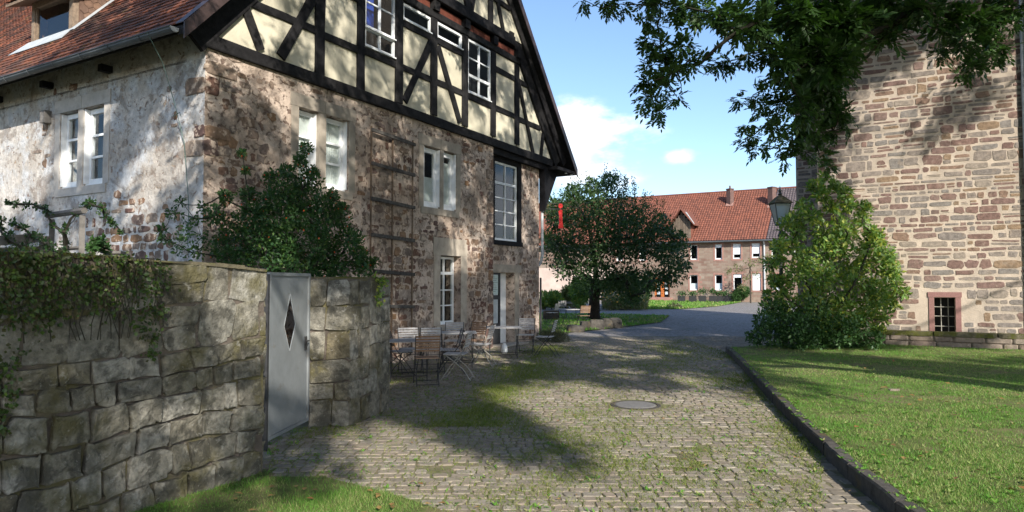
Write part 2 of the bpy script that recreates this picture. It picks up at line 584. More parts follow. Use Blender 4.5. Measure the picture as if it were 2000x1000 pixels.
M['grass'] = leaf_mat('grass_blade', [(0.07, 0.19, 0.025), (0.115, 0.25, 0.04), (0.155, 0.30, 0.055), (0.095, 0.23, 0.035), (0.24, 0.32, 0.10), (0.38, 0.36, 0.17)], 0.35, 0.5, 0.25)
M['dry_grass'] = leaf_mat('joint_grass', [(0.12, 0.18, 0.03), (0.24, 0.24, 0.08), (0.08, 0.15, 0.025), (0.18, 0.20, 0.05)], 0.3, 0.6, 0.2)
M['bed_leaf'] = leaf_mat('bed_foliage', [(0.08, 0.14, 0.03), (0.16, 0.16, 0.06), (0.20, 0.17, 0.10), (0.07, 0.16, 0.03)], 0.3)
M['lavender'] = leaf_mat('lavender_leaf', [(0.08, 0.09, 0.05), (0.12, 0.12, 0.07), (0.07, 0.09, 0.04)], 0.2)


def make_plaster(name, base, base2, chip, blue=None, chip_lo=0.56, low_dirt=True):
    """old lime render: broad tone drift, chipped spots showing stone colour, grey streaks"""
    m, nt, b, out = mat_new(name)
    v = pos_vec(nt)
    c = mixc(nt, smooth_range(nt, noise(nt, v, 0.9, 4, 0.6), 0.38, 0.62), base, base2)
    if blue:
        c = mixc(nt, smooth_range(nt, noise(nt, v, 1.7, 5, 0.6), 0.45, 0.62), c, blue)
    k = ramp(nt, noise(nt, v, 11, 7, 0.7), [(0.3, (0.72,) * 3), (0.65, (1.1,) * 3)])
    c = mixc(nt, 1.0, c, k, 'MULTIPLY')
    # weathered patches of dark grime
    c = mixc(nt, smooth_range(nt, noise(nt, v, 1.5, 9, 0.72, 0.5), 0.50, 0.60, 0, 0.6), c, (0.17, 0.14, 0.12))
    c = mixc(nt, smooth_range(nt, noise(nt, v, 4.5, 8, 0.72, 0.3), 0.55, 0.62, 0, 0.6), c, (0.20, 0.155, 0.125))
    # chips
    ch = noise(nt, v, 8.5, 5, 0.62, 0.6)
    f = smooth_range(nt, ch, chip_lo, chip_lo + 0.045)
    chc = mixc(nt, smooth_range(nt, noise(nt, v, 3.3, 2), 0.42, 0.58), chip, (chip[0] * 1.5, chip[1] * 1.7, chip[2] * 1.6))
    c = mixc(nt, math_n(nt, 'MULTIPLY', f, 0.9), c, chc)
    nt.links.new(c, b.inputs['Base Color'])
    b.inputs['Roughness'].default_value = 0.95
    b.inputs['Specular IOR Level'].default_value = 0.15
    h = math_n(nt, 'SUBTRACT', math_n(nt, 'ADD', noise(nt, v, 5, 6, 0.65), math_n(nt, 'MULTIPLY', noise(nt, v, 40, 4, 0.6), 0.25)), math_n(nt, 'MULTIPLY', f, 0.35))
    bump(nt, b, h, 0.9, 0.045)
    return m


M['peach'] = make_plaster('peach_render', (0.60, 0.495, 0.42), (0.43, 0.34, 0.275), (0.13, 0.085, 0.07), None, 0.545)
M['whitewash'] = make_plaster('flaking_whitewash', (0.58, 0.55, 0.52), (0.46, 0.42, 0.38), (0.24, 0.17, 0.14), (0.54, 0.55, 0.57), 0.60)


def make_far_wall():
    m, nt, b, out = mat_new('far_rubble_wall')
    tcv = pos_vec(nt)
    # run the courses along the facade
    vm = nt.nodes.new('ShaderNodeVectorMath')
    vm.operation = 'DOT_PRODUCT'
    nt.links.new(tcv, vm.inputs[0])
    vm.inputs[1].default_value = tuple(-HG)
    sx = nt.nodes.new('ShaderNodeSeparateXYZ')
    nt.links.new(tcv, sx.inputs[0])
    cb = nt.nodes.new('ShaderNodeCombineXYZ')
    nt.links.new(vm.outputs['Value'], cb.inputs[0])
    nt.links.new(math_n(nt, 'ADD', sx.outputs['Z'], math_n(nt, 'MULTIPLY', noise(nt, tcv, 1.2, 2), 0.12)), cb.inputs[1])
    br = nt.nodes.new('ShaderNodeTexBrick')
    nt.links.new(cb.outputs[0], br.inputs['Vector'])
    br.inputs['Scale'].default_value = 1.0
    br.inputs['Brick Width'].default_value = 0.55
    br.inputs['Row Height'].default_value = 0.24
    br.inputs['Mortar Size'].default_value = 0.018
    br.inputs['Bias'].default_value = 0.1
    br.inputs['Color1'].default_value = (0.19, 0.12, 0.095, 1)
    br.inputs['Color2'].default_value = (0.25, 0.205, 0.165, 1)
    br.inputs['Mortar'].default_value = (0.22, 0.185, 0.15, 1)
    c = mixc(nt, 1.0, br.outputs[0], ramp(nt, noise(nt, tcv, 1.4, 5), [(0.3, (0.8, 0.72, 0.7)), (0.7, (1.15, 1.15, 1.15))]), 'MULTIPLY')
    nt.links.new(c, b.inputs['Base Color'])
    b.inputs['Roughness'].default_value = 0.95
    bump(nt, b, br.outputs['Fac'], 0.4, -0.02)
    return m


M['far_wall'] = make_far_wall()


def make_far_cobble():
    m, nt, b, out = mat_new('courtyard_cobbles')
    v = pos_vec(nt)
    vo = nt.nodes.new('ShaderNodeTexVoronoi')
    vo.inputs['Scale'].default_value = 5.5
    vo.feature = 'F1'
    nt.links.new(v, vo.inputs['Vector'])
    vd = nt.nodes.new('ShaderNodeTexVoronoi')
    vd.feature = 'DISTANCE_TO_EDGE'
    vd.inputs['Scale'].default_value = 5.5
    nt.links.new(v, vd.inputs['Vector'])
    hs = nt.nodes.new('ShaderNodeSeparateColor')
    nt.links.new(vo.outputs['Color'], hs.inputs[0])
    c = ramp(nt, hs.outputs[0], [(0.20, 0.185, 0.18), (0.27, 0.245, 0.235), (0.235, 0.225, 0.225)])
    e = smooth_range(nt, vd.outputs[0], 0.0, 0.09)
    c = mixc(nt, e, (0.10, 0.095, 0.06), c)
    c = mixc(nt, smooth_range(nt, noise(nt, v, 0.5, 5, 0.65), 0.56, 0.7, 0, 0.5), c, (0.09, 0.11, 0.04))
    nt.links.new(c, b.inputs['Base Color'])
    b.inputs['Roughness'].default_value = 0.8
    bump(nt, b, e, 0.6, 0.02)
    return m


M['far_cobble'] = make_far_cobble()


def make_lamp_glass():
    m, nt, b, out = mat_new('frosted_lamp_glass')
    b.inputs['Base Color'].default_value = (0.5, 0.54, 0.52, 1)
    b.inputs['Roughness'].default_value = 0.25
    b.inputs['Transmission Weight'].default_value = 0.35
    return m


M['lampglass'] = make_lamp_glass()

# ------------------------------------------------------------------ generic shape makers
STONE_N = 8


def stone_geom(w, h, d, n=8, jit=0.09, sq=0.42, top=0.86):
    """outline in local (x,y), z outwards; returns V (3n+0), F"""
    r = rng
    ang = (np.arange(n) + 0.5) * 2 * np.pi / n + r.uniform(-0.12, 0.12, n)
    ca, sa = np.cos(ang), np.sin(ang)
    x = np.sign(ca) * np.abs(ca) ** sq * w / 2
    y = np.sign(sa) * np.abs(sa) ** sq * h / 2
    m = min(w, h)
    x = x + r.uniform(-jit, jit, n) * m
    y = y + r.uniform(-jit, jit, n) * m
    V = []
    tz = r.uniform(-0.2, 0.2, 2)
    for s, zz in ((1.0, -0.03), (0.99, d * 0.6), (top, d)):
        z = np.full(n, zz)
        if zz > 0:
            z = z + d * 0.25 * (x / w * tz[0] + y / h * tz[1]) * 2 + r.uniform(-0.1, 0.1, n) * d
        V.append(np.stack([x * s, y * s, z], 1))
    V = np.concatenate(V)
    F = []
    for k in range(2):
        for i in range(n):
            j = (i + 1) % n
            F.append((k * n + i, k * n + j, (k + 1) * n + j, (k + 1) * n + i))
    F.append(tuple(2 * n + i for i in range(n)))
    return V, F


def stone_fine(w, h, d, n=18, jit=0.05, sq=0.3):
    r = rng
    ang = (np.arange(n) + 0.5) * 2 * np.pi / n
    ca, sa = np.cos(ang), np.sin(ang)
    x = np.sign(ca) * np.abs(ca) ** sq * w / 2
    y = np.sign(sa) * np.abs(sa) ** sq * h / 2
    m = min(w, h)
    x = x + r.uniform(-jit, jit, n) * m
    y = y + r.uniform(-jit, jit, n) * m
    x += 0.06 * m * np.sin(ang * 2 + r.uniform(0, 6))
    y += 0.06 * m * np.sin(ang * 3 + r.uniform(0, 6))
    V = []
    tz = r.uniform(-0.35, 0.35, 2)
    ph = r.uniform(0, 100)
    for s, zz in ((1.0, -0.05), (1.0, d * 0.8), (0.968, d * 0.99), (0.72, d), (0.42, d * 1.02)):
        z = np.full(n, zz)
        if zz > 0:
            z = z + d * (x * s / w * tz[0] + y * s / h * tz[1]) * 1.6
            for i in range(n):
                q = Vector((x[i] * s * 9 + ph, y[i] * s * 9, 0))
                z[i] += d * 0.45 * mnoise.fractal(q, 0.6, 2.0, 4)
        V.append(np.stack([x * s, y * s, z], 1))
    V.append(np.array([[0, 0, d * (1.1 + 0.3 * r.uniform(-1, 1))]]))
    V = np.concatenate(V)
    F = []
    for k in range(4):
        for i in range(n):
            j = (i + 1) % n
            F.append((k * n + i, k * n + j, (k + 1) * n + j, (k + 1) * n + i))
    for i in range(n):
        F.append((4 * n + i, 4 * n + (i + 1) % n, 5 * n))
    return V, F


def place(V, P, ex, ey, en):
    return np.asarray(P) + V[:, :1] * ex + V[:, 1:2] * ey + V[:, 2:3] * en


def rects_minus(u0, u1, z0, z1, holes):
    us = sorted(set([u0, u1] + [min(max(h[i], u0), u1) for h in holes for i in (0, 1)]))
    zs = sorted(set([z0, z1] + [min(max(h[i], z0), z1) for h in holes for i in (2, 3)]))
    out = []
    for a, b in zip(us, us[1:]):
        for c, d in zip(zs, zs[1:]):
            mu, mz = (a + b) / 2, (c + d) / 2
            if any(h[0] < mu < h[1] and h[2] < mz < h[3] for h in holes):
                continue
            out.append((a, b, c, d))
    return out


def vnoise(x, y, s, seed=0.0):
    return mnoise.noise(Vector((x * s + seed, y * s - seed, seed * 0.37)))


# ---- foliage
def leaves_np(P, D, Nn, L, W, fold=0.12):
    """rhombic leaves: base P, direction D, normal Nn, length L, width W -> verts, tris"""
    D = D / (np.linalg.norm(D, axis=1, keepdims=True) + 1e-9)
    Sd = np.cross(D, Nn)
    Sd = Sd / (np.linalg.norm(Sd, axis=1, keepdims=True) + 1e-9)
    Nn = np.cross(Sd, D)
    L = np.asarray(L).reshape(-1, 1)
    W = np.asarray(W).reshape(-1, 1)
    a = P
    b = P + D * L * 0.45 + Sd * W / 2 + Nn * W * fold
    c = P + D * L
    d = P + D * L * 0.45 - Sd * W / 2 + Nn * W * fold
    n = len(P)
    V = np.stack([a, b, c, d], 1).reshape(-1, 3)
    base = np.arange(n)[:, None] * 4
    F = np.concatenate([base + np.array([[0, 1, 2]]), base + np.array([[0, 2, 3]])], 1).reshape(-1, 3)
    return V, F


def rand_dirs(n, up=0.0):
    v = rng.normal(size=(n, 3))
    v[:, 2] += up
    return v / np.linalg.norm(v, axis=1, keepdims=True)


def compound_np(P, D, L, pairs=4, lw=0.3, droop=0.35):
    """ash leaves: a rachis with paired leaflets and an end leaflet"""
    n = len(P)
    D = D / (np.linalg.norm(D, axis=1, keepdims=True) + 1e-9)
    U = np.tile(np.array([[0, 0, 1.0]]), (n, 1)) + rng.normal(size=(n, 3)) * 0.35
    S_ = np.cross(D, U)
    S_ /= np.linalg.norm(S_, axis=1, keepdims=True) + 1e-9
    U = np.cross(S_, D)
    L = np.asarray(L).reshape(-1, 1)
    Vs, Fs = [], []
    k = 0
    nv = 0
    for j in range(pairs + 1):
        t = 0.3 + 0.7 * j / pairs
        base = P + D * L * t * 0.8 - np.array([[0, 0, 1.0]]) * L * droop * t * t
        dd = D - np.array([[0, 0, 1.0]]) * droop * 2 * t * 0.6
        ll = L[:, 0] * 0.42 * (0.8 + 0.4 * rng.random(n))
        sides = (0,) if j == pairs else (1, -1)
        for s in sides:
            d2 = dd + S_ * s * 1.1 + rng.normal(size=(n, 3)) * 0.12
            V, F = leaves_np(base, d2, U + rng.normal(size=(n, 3)) * 0.2, ll, ll * lw)
            Vs.append(V)
            Fs.append(F + nv)
            nv += len(V)
            k += 1
    return np.concatenate(Vs), np.concatenate(Fs)


def add_leaves(mb, V, F, nrep=2):
    nl = len(F) // 2
    R = np.repeat(rng.random(nl), 2)
    mb.add_np(V, F, R)


def grass_np(P, h, w, lean=0.4):
    n = len(P)
    a = rng.uniform(0, 2 * np.pi, n)
    sd = np.stack([np.cos(a), np.sin(a), np.zeros(n)], 1)
    ln = rng.normal(size=(n, 3)) * lean
    ln[:, 2] = 1.0
    h = np.asarray(h).reshape(-1, 1)
    w = np.asarray(w).reshape(-1, 1)
    V = np.stack([P - sd * w / 2, P + sd * w / 2, P + ln * h], 1).reshape(-1, 3)
    F = np.arange(n * 3).reshape(-1, 3)
    return V, F


# ------------------------------------------------------------------ ground, paths, lawns
def sheet(name, poly, z, mat, label=None, **tags):
    mb = MB()
    P = [np.array([p[0], p[1], z]) for p in poly]
    mb.add(P, [tuple(range(len(P)))])
    return mb.build(name, mat, None, kind='structure', **tags)


sheet('ground', [(-900, -700), (900, -700), (900, 1500), (-900, 1500)], -0.06, M['soil'])
KERB = [(2.78, -4.0), (2.76, 2.0), (2.80, 4.6), (2.82, 5.21), (2.98, 6.16), (3.38, 8.15), (4.10, 11.45), (5.08, 15.82), (5.35, 17.2)]


def kerb_x(y):
    return float(np.interp(y, [k[1] for k in KERB], [k[0] for k in KERB]))


# left edge of the cobbles (garden wall, gate, pier, then the house front)
LEFT = [(-0.35, 4.0), (-0.42, 5.2), (-1.02, 5.72), (-1.65, 6.17), (-2.21, 6.25), (-2.62, 6.75), (-2.7, 8.2), (-1.95, 8.45), (-1.72, 9.5), (-2.6, 11.0), (-3.2, 13.5), (-2.9, 14.3), (0.9, 21.0)]


def left_x(y):
    return float(np.interp(y, [k[1] for k in LEFT], [k[0] for k in LEFT]))


path_poly = [(-0.35, -4.0), (2.78, -4.0)] + [(k[0] + 0.02, k[1]) for k in KERB[1:]] + [(9.0, 17.4), (9.0, 22.3), (0.4, 22.3)] + [(-5.2, 12.0), (-3.4, 6.0), (-2.3, 4.0)]
path = sheet('cobbled_path', path_poly, 0.0, M['joint'])
# the paved court beyond: one sheet with finer stone pattern
sheet('courtyard_paving', [(-14, 22.3), (40, 22.3), (70, 60), (30, 75), (-30, 90), (-40, 50)], -0.008, M['far_cobble'])

MANHOLE = (1.765, 9.84)


def build_cobbles():
    near, stuff = [], MB()
    y = 4.75
    rows = 0
    cnt = 0
    while y < 22.1:
        rh = rng.uniform(0.11, 0.155)
        sag = lambda x: 0.07 * math.sin(x * 0.9 + y * 0.3) + 0.035 * math.sin(x * 2.3 + y * 1.7)
        x = left_x(y) - 0.3 - rng.uniform(0, 0.2)
        xr = kerb_x(y) if y < 17.2 else min(9.0, kerb_x(17.2) + (y - 17.2) * 6)
        wscale = 1.0
        while x < xr + 0.1:
            w = rng.uniform(0.085, 0.195) * wscale
            yc = y + sag(x)
            cx = x + w / 2
            if cx + w / 2 < xr + 0.05 and left_x(yc) - 0.02 < cx and math.hypot(cx - MANHOLE[0], yc - MANHOLE[1]) > 0.45:
                n = 6 if y > 9 else 8
                V, F = stone_geom(w - 0.012, rh - 0.012, 0.0085 + rng.uniform(0, 0.006), n=n, jit=0.08, sq=0.30, top=0.9)
                a = rng.normal() * 0.08
                ex = np.array([math.cos(a), math.sin(a), 0])
                ey = np.array([-math.sin(a), math.cos(a), 0])
                P = np.array([cx, yc, -0.004 + 0.008 * vnoise(cx, yc, 1.3)])
                Vw = place(V, P, ex, ey, UP)
                # a cobble gone under the grass now and then
                if vnoise(cx, yc, 0.9, 5.0) > 0.5 and rng.random() < 0.4:
                    x += w
                    continue
                r = rng.random()
                if yc < 6.4 and len(near) < 300 and yc > 5.0:
                    near.append((Vw, F, r))
                else:
                    stuff.add(Vw, F, r)
            x += w
        y += rh
    for Vw, F, r in near:
        mb = MB()
        mb.add(Vw, F, 0.0)
        mb.build('cobble', M['cobble'], path)
    stuff.build('cobbles', M['cobble'], path, kind='stuff')


build_cobbles()

# raised lawn on the right, its kerb
lawn_poly = [(k[0] + 0.12, k[1]) for k in KERB] + [(7.4, 18.2), (11.6, 17.9), (19.5, 13.4), (60, 10), (60, -30), (2.9, -30)]
lawn = sheet('lawn', lawn_poly, 0.13, M['lawn'])
kerb_o = MB()
kerb_o.box((2.80, -4, -0.05), (0.1, 0, 0), (0, 6.0, 0), (0, 0, 0.19))
kerb = kerb_o.build('kerb', M['kerb'], None, kind='structure')
y = 2.05
while y < 17.1:
    L_ = min(rng.uniform(0.8, 1.15), 17.2 - y)
    a = np.array([kerb_x(y), y, 0.0])
    b = np.array([kerb_x(y + L_ - 0.015), y + L_ - 0.015, 0.0])
    d = b - a
    nrm = np.array([d[1], -d[0], 0]) / np.linalg.norm(d)
    mb = MB()
    ns = 5
    V = []
    for i in range(ns):
        t = i / (ns - 1)
        p = a + d * t + nrm * rng.uniform(-0.006, 0.006)
        zt = 0.15 + rng.uniform(-0.007, 0.007) + 0.01 * vnoise(p[0], p[1], 1.0)
        V += [p - UP * 0.06, p + UP * (zt - 0.015), p + nrm * 0.015 + UP * zt, p + nrm * 0.115 + UP * (zt - 0.003), p + nrm * 0.13 - UP * 0.05]
    F = []
    for i in range(ns - 1):
        for k in range(4):
            F.append((i * 5 + k, i * 5 + k + 1, (i + 1) * 5 + k + 1, (i + 1) * 5 + k)[::-1])
    F.append((0, 1, 2, 3, 4)[::-1])
    F.append(tuple((ns - 1) * 5 + k for k in range(5)))
    mb.add(V, F)
    mb.build('kerb_stone', M['kerb'], kerb)
    y += L_

# small verge of grass by the garden wall, dark lawn under the far tree, lawn before the far house
VERGE = [(-3.6, 2.0), (-3.45, 4.2), (-2.2, 6.5), (-2.21, 6.21), (-1.65, 6.17), (-1.02, 5.72), (-0.55, 5.31), (-0.35, 4.6), (-0.3, 2.0)]
verge = sheet('grass_verge', VERGE, 0.012, M['lawn'])
TREE_LAWN = [(1.0, 22.3), (2.0, 23.9), (4.2, 26.6), (6.5, 30.0), (8.3, 36.0), (6.0, 38.0), (1.8, 38.9), (-6, 38.5), (-8, 30), (-2, 23)]
tree_lawn = sheet('tree_lawn', TREE_LAWN, 0.02, M['lawn'])
HOUSE_LAWN = [(8.8, 44.9), (11.3, 45.2), (15.0, 50.0), (19.2, 58.3), (20.8, 61.6), (13.3, 66.2), (9.0, 60)]
house_lawn = sheet('house_lawn', HOUSE_LAWN, 0.02, M['lawn'])


def in_poly(x, y, poly):
    c = np.zeros(len(x), bool)
    n = len(poly)
    j = n - 1
    for i in range(n):
        xi, yi = poly[i]
        xj, yj = poly[j]
        cond = ((yi > y) != (yj > y)) & (x < (xj - xi) * (y - yi) / (yj - yi + 1e-12) + xi)
        c ^= cond
        j = i
    return c


def grass_field(name, label, poly, z, dens_fn, h, w, mat, parent=None, yr=None, npts=100000, xr=None):
    xs = [p[0] for p in poly]
    ys = [p[1] for p in poly]
    x0, x1 = xr or (min(xs), max(xs))
    y0, y1 = yr or (min(ys), max(ys))
    # sample with more blades near the camera
    t = rng.random(npts)
    y = y0 * (y1 / y0) ** t
    x = rng.uniform(-0.8, 0.85, npts) * y
    k = in_poly(x, y, poly) & (x > x0) & (x < x1)
    x, y = x[k], y[k]
    P = np.stack([x, y, np.full(len(x), z)], 1)
    nz = np.array([vnoise(a, b, 1.1) for a, b in zip(x, y)])
    sc = 1.0 + np.clip(y - 6, 0, 20) * 0.05
    thin = np.array([vnoise(a, b, 0.8, 14.0) + 0.6 * vnoise(a, b, 3.0, 2.0) for a, b in zip(x, y)])
    kk = rng.random(len(x)) > np.clip((thin - 0.12) * 2.2, 0, 0.8)
    x, y, P, nz, sc = x[kk], y[kk], P[kk], nz[kk], sc[kk]
    hh = h * (0.75 + 0.7 * rng.random(len(x)) + 0.8 * nz) * (0.9 + 0.1 * sc)
    V, F = grass_np(P, hh, w * sc * (0.7 + 0.6 * rng.random(len(x))), 0.55)
    mb = MB()
    n2 = np.array([vnoise(a, b, 0.5, 4.0) + 0.6 * vnoise(a, b, 2.2, 6.0) for a, b in zip(x, y)])
    R = np.clip(rng.random(len(x)) * 0.55 + np.clip(0.12 + n2 * 0.75, 0, 0.45), 0, 0.999)
    mb.add_np(V, F, R)
    o = mb.build(name, mat, parent, kind='stuff')
    return o


grass_field('grass', '', [(k[0] + 0.10, k[1]) for k in KERB if k[1] > 2] + [(7.4, 18.2), (11.6, 17.9), (19.5, 13.4), (19, 2), (2.9, 2)], 0.127, None, 0.026, 0.0058, M['grass'], lawn, yr=(4.6, 18.2), npts=420000)
grass_field('grass', '', VERGE, 0.0, None, 0.036, 0.0045, M['grass'], verge, yr=(4.3, 6.5), npts=150000)
grass_field('grass', '', TREE_LAWN, 0.02, None, 0.06, 0.03, M['grass'], tree_lawn, yr=(22.3, 38.8), npts=50000)
grass_field('grass', '', HOUSE_LAWN, 0.02, None, 0.09, 0.05, M['grass'], house_lawn, yr=(44.9, 66), npts=80000)


def joint_grass():
    mb = MB()
    n = 330000
    t = rng.random(n)
    y = 4.8 * (21.0 / 4.8) ** t
    x = rng.uniform(-0.4, 0.45, n) * y
    lx = np.interp(y, [k[1] for k in LEFT], [k[0] for k in LEFT])
    kx = np.interp(y, [k[1] for k in KERB], [k[0] for k in KERB])
    ok = (x > lx - 0.1) & (x < kx) & (np.hypot(x - MANHOLE[0], y - MANHOLE[1]) > 0.35)
    x, y = x[ok], y[ok]
    nz = np.array([vnoise(a, b, 0.55, 3.0) + 0.7 * vnoise(a, b, 2.6, 1.0) + 0.5 * vnoise(a, b, 7.0, 9.0) for a, b in zip(x, y)])
    # greener along the left band before the chairs, the middle ridge and by the kerb
    band = np.exp(-((x - (-0.6 + (y - 8) * 0.16)) / 0.55) ** 2) * (y > 8.3) * (y < 19)
    band += 0.45 * np.exp(-((np.interp(y, [k[1] for k in KERB], [k[0] for k in KERB]) - x) / 0.4) ** 2)
    band += 0.8 * (y > 12) * (y < 19) * np.exp(-((x - 3.9) / 0.5) ** 2) * 0.6
    pr = np.clip(0.17 + (nz - 0.1) * 0.7 + 0.7 * band, 0.09, 1)
    pr = np.clip(pr, 0.0, 1)
    k = rng.random(len(x)) < pr
    x, y, nz, band = x[k], y[k], nz[k], band[k]
    P = np.stack([x, y, np.full(len(x), 0.0)], 1)
    h = (0.014 + 0.018 * rng.random(len(x))) * (1 + 1.0 * band) + 0.006
    V, F = grass_np(P, h, (0.0035 + 0.0006 * y) * (0.7 + 0.8 * rng.random(len(x))), 0.9)
    mb.add_np(V, F, np.where(band > 0.3, rng.random(len(x)) * 0.99, rng.random(len(x)) * 0.99))
    mb.build('joint_grass', M['dry_grass'], path, kind='stuff')


joint_grass()

def weeds():
    mb = MB()
    for k in range(520):
        y = 4.7 * (17.0 / 4.7) ** rng.random()
        if k % 3 == 0:
            x = kerb_x(y) + rng.uniform(0.0, 0.22)
        else:
            x = kerb_x(y) + rng.uniform(0.2, 8) * y / 12
        if y > 14 and x > 7:
            continue
        c = np.array([x, y, 0.14])
        n = rng.integers(6, 12)
        a = rng.uniform(0, 6.28, n)
        D = np.stack([np.cos(a), np.sin(a), rng.uniform(0.3, 0.9, n)], 1)
        L = rng.uniform(0.025, 0.055, n)
        V, F = leaves_np(np.tile(c, (n, 1)), D, np.tile([[0, 0, 1.0]], (n, 1)), L, L * 0.45)
        add_leaves(mb, V, F)
    mb.build('weeds', M['grass'], lawn, kind='stuff')
    mb = MB()
    for k in range(260):
        y = 5.0 * (15.0 / 5.0) ** rng.random()
        x = rng.uniform(left_x(y), kerb_x(y) - 0.05)
        if math.hypot(x - MANHOLE[0], y - MANHOLE[1]) < 0.4:
            continue
        n = rng.integers(5, 14)
        a = rng.uniform(0, 6.28, n)
        D = np.stack([np.cos(a), np.sin(a), rng.uniform(0.2, 0.8, n)], 1)
        L = rng.uniform(0.02, 0.06, n)
        V, F = leaves_np(np.tile([x, y, 0.008], (n, 1)) + rng.normal(size=(n, 3)) * [0.03, 0.03, 0], D, np.tile([[0, 0, 1.0]], (n, 1)), L, L * 0.4)
        add_leaves(mb, V, F)
    mb.build('weeds', M['grass'], path, kind='stuff')


weeds()

# manhole cover with a ring of its own
mh = thing('manhole_cover', 'round grey concrete manhole cover set flat in the cobbles', 'manhole cover', (MANHOLE[0], MANHOLE[1], 0))
mb = MB()
mb.lathe((MANHOLE[0], MANHOLE[1], 0), [(0.0, 0.0), (0.27, 0.0), (0.285, 0.0), (0.29, -0.02), (0.29, 0.006), (0.265, 0.012), (0.1, 0.014), (0.01, 0.014)][3:], 28)
mb.build('lid', M['manhole'], mh)
mb = MB()
mb.lathe((MANHOLE[0], MANHOLE[1], 0), [(0.36, -0.02), (0.36, 0.004), (0.35, 0.008), (0.31, 0.008), (0.305, 0.0), (0.305, -0.02)], 28)
mb.build('ring', M['kerb'], mh)

# ------------------------------------------------------------------ the timbered house
house = thing('timbered_house', 'old house with whitewashed rubble ground storeys, black timbered cream gable and red tiled roof', 'house', tuple(C0))
WALL_END = 11.78
REC = -0.20                       # the last bays stand back a little
# openings on the front: u0,u1,z0,z1
OW1 = (1.94, 3.24, 3.56, 4.99)
OW2 = (5.69, 7.01, 3.51, 4.94)
OW3 = (8.98, 10.63, 2.80, 5.26)
OW4 = (6.36, 7.22, 0.73, 2.40)
ODR = (9.02, 10.26, 0.0, 2.03)
OG = (2.83, 4.31, 3.53, 4.98)
T_W = 0.45                        # wall thickness


def wall_sheet(Pfn, u0, u1, z0, z1, holes, off, t):
    mb = MB()
    for a, b, c, d in rects_minus(u0, u1, z0, z1, holes):
        mb.quad(Pfn(a, c, off), Pfn(b, c, off), Pfn(b, d, off), Pfn(a, d, off))
    for h in holes:
        a, b, c, d = max(h[0], u0), min(h[1], u1), h[2], h[3]
        mb.quad(Pfn(a, c, off), Pfn(a, d, off), Pfn(a, d, off - t), Pfn(a, c, off - t))
        mb.quad(Pfn(b, c, off), Pfn(b, d, off), Pfn(b, d, off - t), Pfn(b, c, off - t))
        mb.quad(Pfn(a, d, off), Pfn(b, d, off), Pfn(b, d, off - t), Pfn(a, d, off - t))
        mb.quad(Pfn(a, c, off), Pfn(b, c, off), Pfn(b, c, off - t), Pfn(a, c, off - t))
    return mb


QU = 8.76
mb = wall_sheet(FP, 0, QU, -0.1, 5.52, [OW1, OW2, OW4], 0, T_W)
mb.quad(FP(QU, -0.1, 0), FP(QU, 5.52, 0), FP(QU, 5.52, REC), FP(QU, -0.1, REC))
mb.build('wall', M['peach'], house, label='rubble front wall in peach lime render')
mb = wall_sheet(FP, QU, WALL_END, -0.1, 5.4, [OW3, ODR], REC, 0.5)
mb.quad(FP(WALL_END, -0.1, REC), FP(WALL_END, 5.4, REC), FP(WALL_END, 5.4, -9), FP(WALL_END, -0.1, -9))
mb.build('wall', M['peach'], house)
mb = wall_sheet(GP, 0, 23.5, -0.1, 6.12, [OG], 0, T_W)
mb.build('wall', M['whitewash'], house, label='flaking whitewashed side wall under the eaves')
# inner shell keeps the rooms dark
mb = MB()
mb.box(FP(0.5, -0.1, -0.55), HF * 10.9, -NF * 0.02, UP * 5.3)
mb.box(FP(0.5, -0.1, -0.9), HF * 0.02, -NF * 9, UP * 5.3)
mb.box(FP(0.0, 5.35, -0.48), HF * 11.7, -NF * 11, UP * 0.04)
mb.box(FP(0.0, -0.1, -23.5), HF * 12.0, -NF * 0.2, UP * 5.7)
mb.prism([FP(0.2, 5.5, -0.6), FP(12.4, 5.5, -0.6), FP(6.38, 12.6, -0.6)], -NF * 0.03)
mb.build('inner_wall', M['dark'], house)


# ---- rubble stones showing through the render
def rubble(Pfn, nrm, u0, u1, z0, z1, keepouts, cover_fn, cap, off, hmin=0.09, hmax=0.22, wmin=0.12, wmax=0.42, eu=None):
    """cover_fn(u,z) -> 0..1 chance that a stone is bare"""
    out = []
    z = z0
    while z < z1:
        h = rng.uniform(hmin, hmax)
        u = u0 + rng.uniform(-0.2, 0)
        while u < u1:
            w = rng.uniform(wmin, wmax)
            uc, zc = u + w / 2, z + h / 2
            u += w
            if uc - w / 2 < u0 or uc + w / 2 > u1:
                continue
            if any(k[0] - w / 2 < uc < k[1] + w / 2 and k[2] - h / 2 < zc < k[3] + h / 2 for k in keepouts):
                continue
            c = cover_fn(uc, zc)
            if rng.random() > c:
                continue
            V, F = stone_geom((w - 0.02) * rng.uniform(0.35 + 0.5 * c, 1.0), (h - 0.018) * rng.uniform(0.45 + 0.5 * c, 1.0), 0.006 + 0.010 * rng.random(), n=10, jit=0.16, sq=0.55)
            P = Pfn(uc + rng.uniform(-0.02, 0.02), zc + rng.uniform(-0.01, 0.01), off)
            out.append((P, place(V, P, eu, UP, nrm), F))
        z += h
    return out


def keep(o, m=0.2):
    return (o[0] - m, o[1] + m, o[2] - m, o[3] + m)


def cover_F(u, z):
    n = vnoise(u, z, 0.55, 2.0) + 0.45 * vnoise(u, z, 1.6, 7.0)
    c = 0.42 + 0.8 * n
    c += 0.25 * max(0, 1 - z / 2.6)
    if u < 1.2:
        c += 0.45 * (z < 4.2)
    if z > 4.4:
        c -= 0.15
    if 3.8 < u < 5.3:
        c += 0.18
    if u > 8.2:
        c += 0.25
    return min(0.97, max(0.04, c))


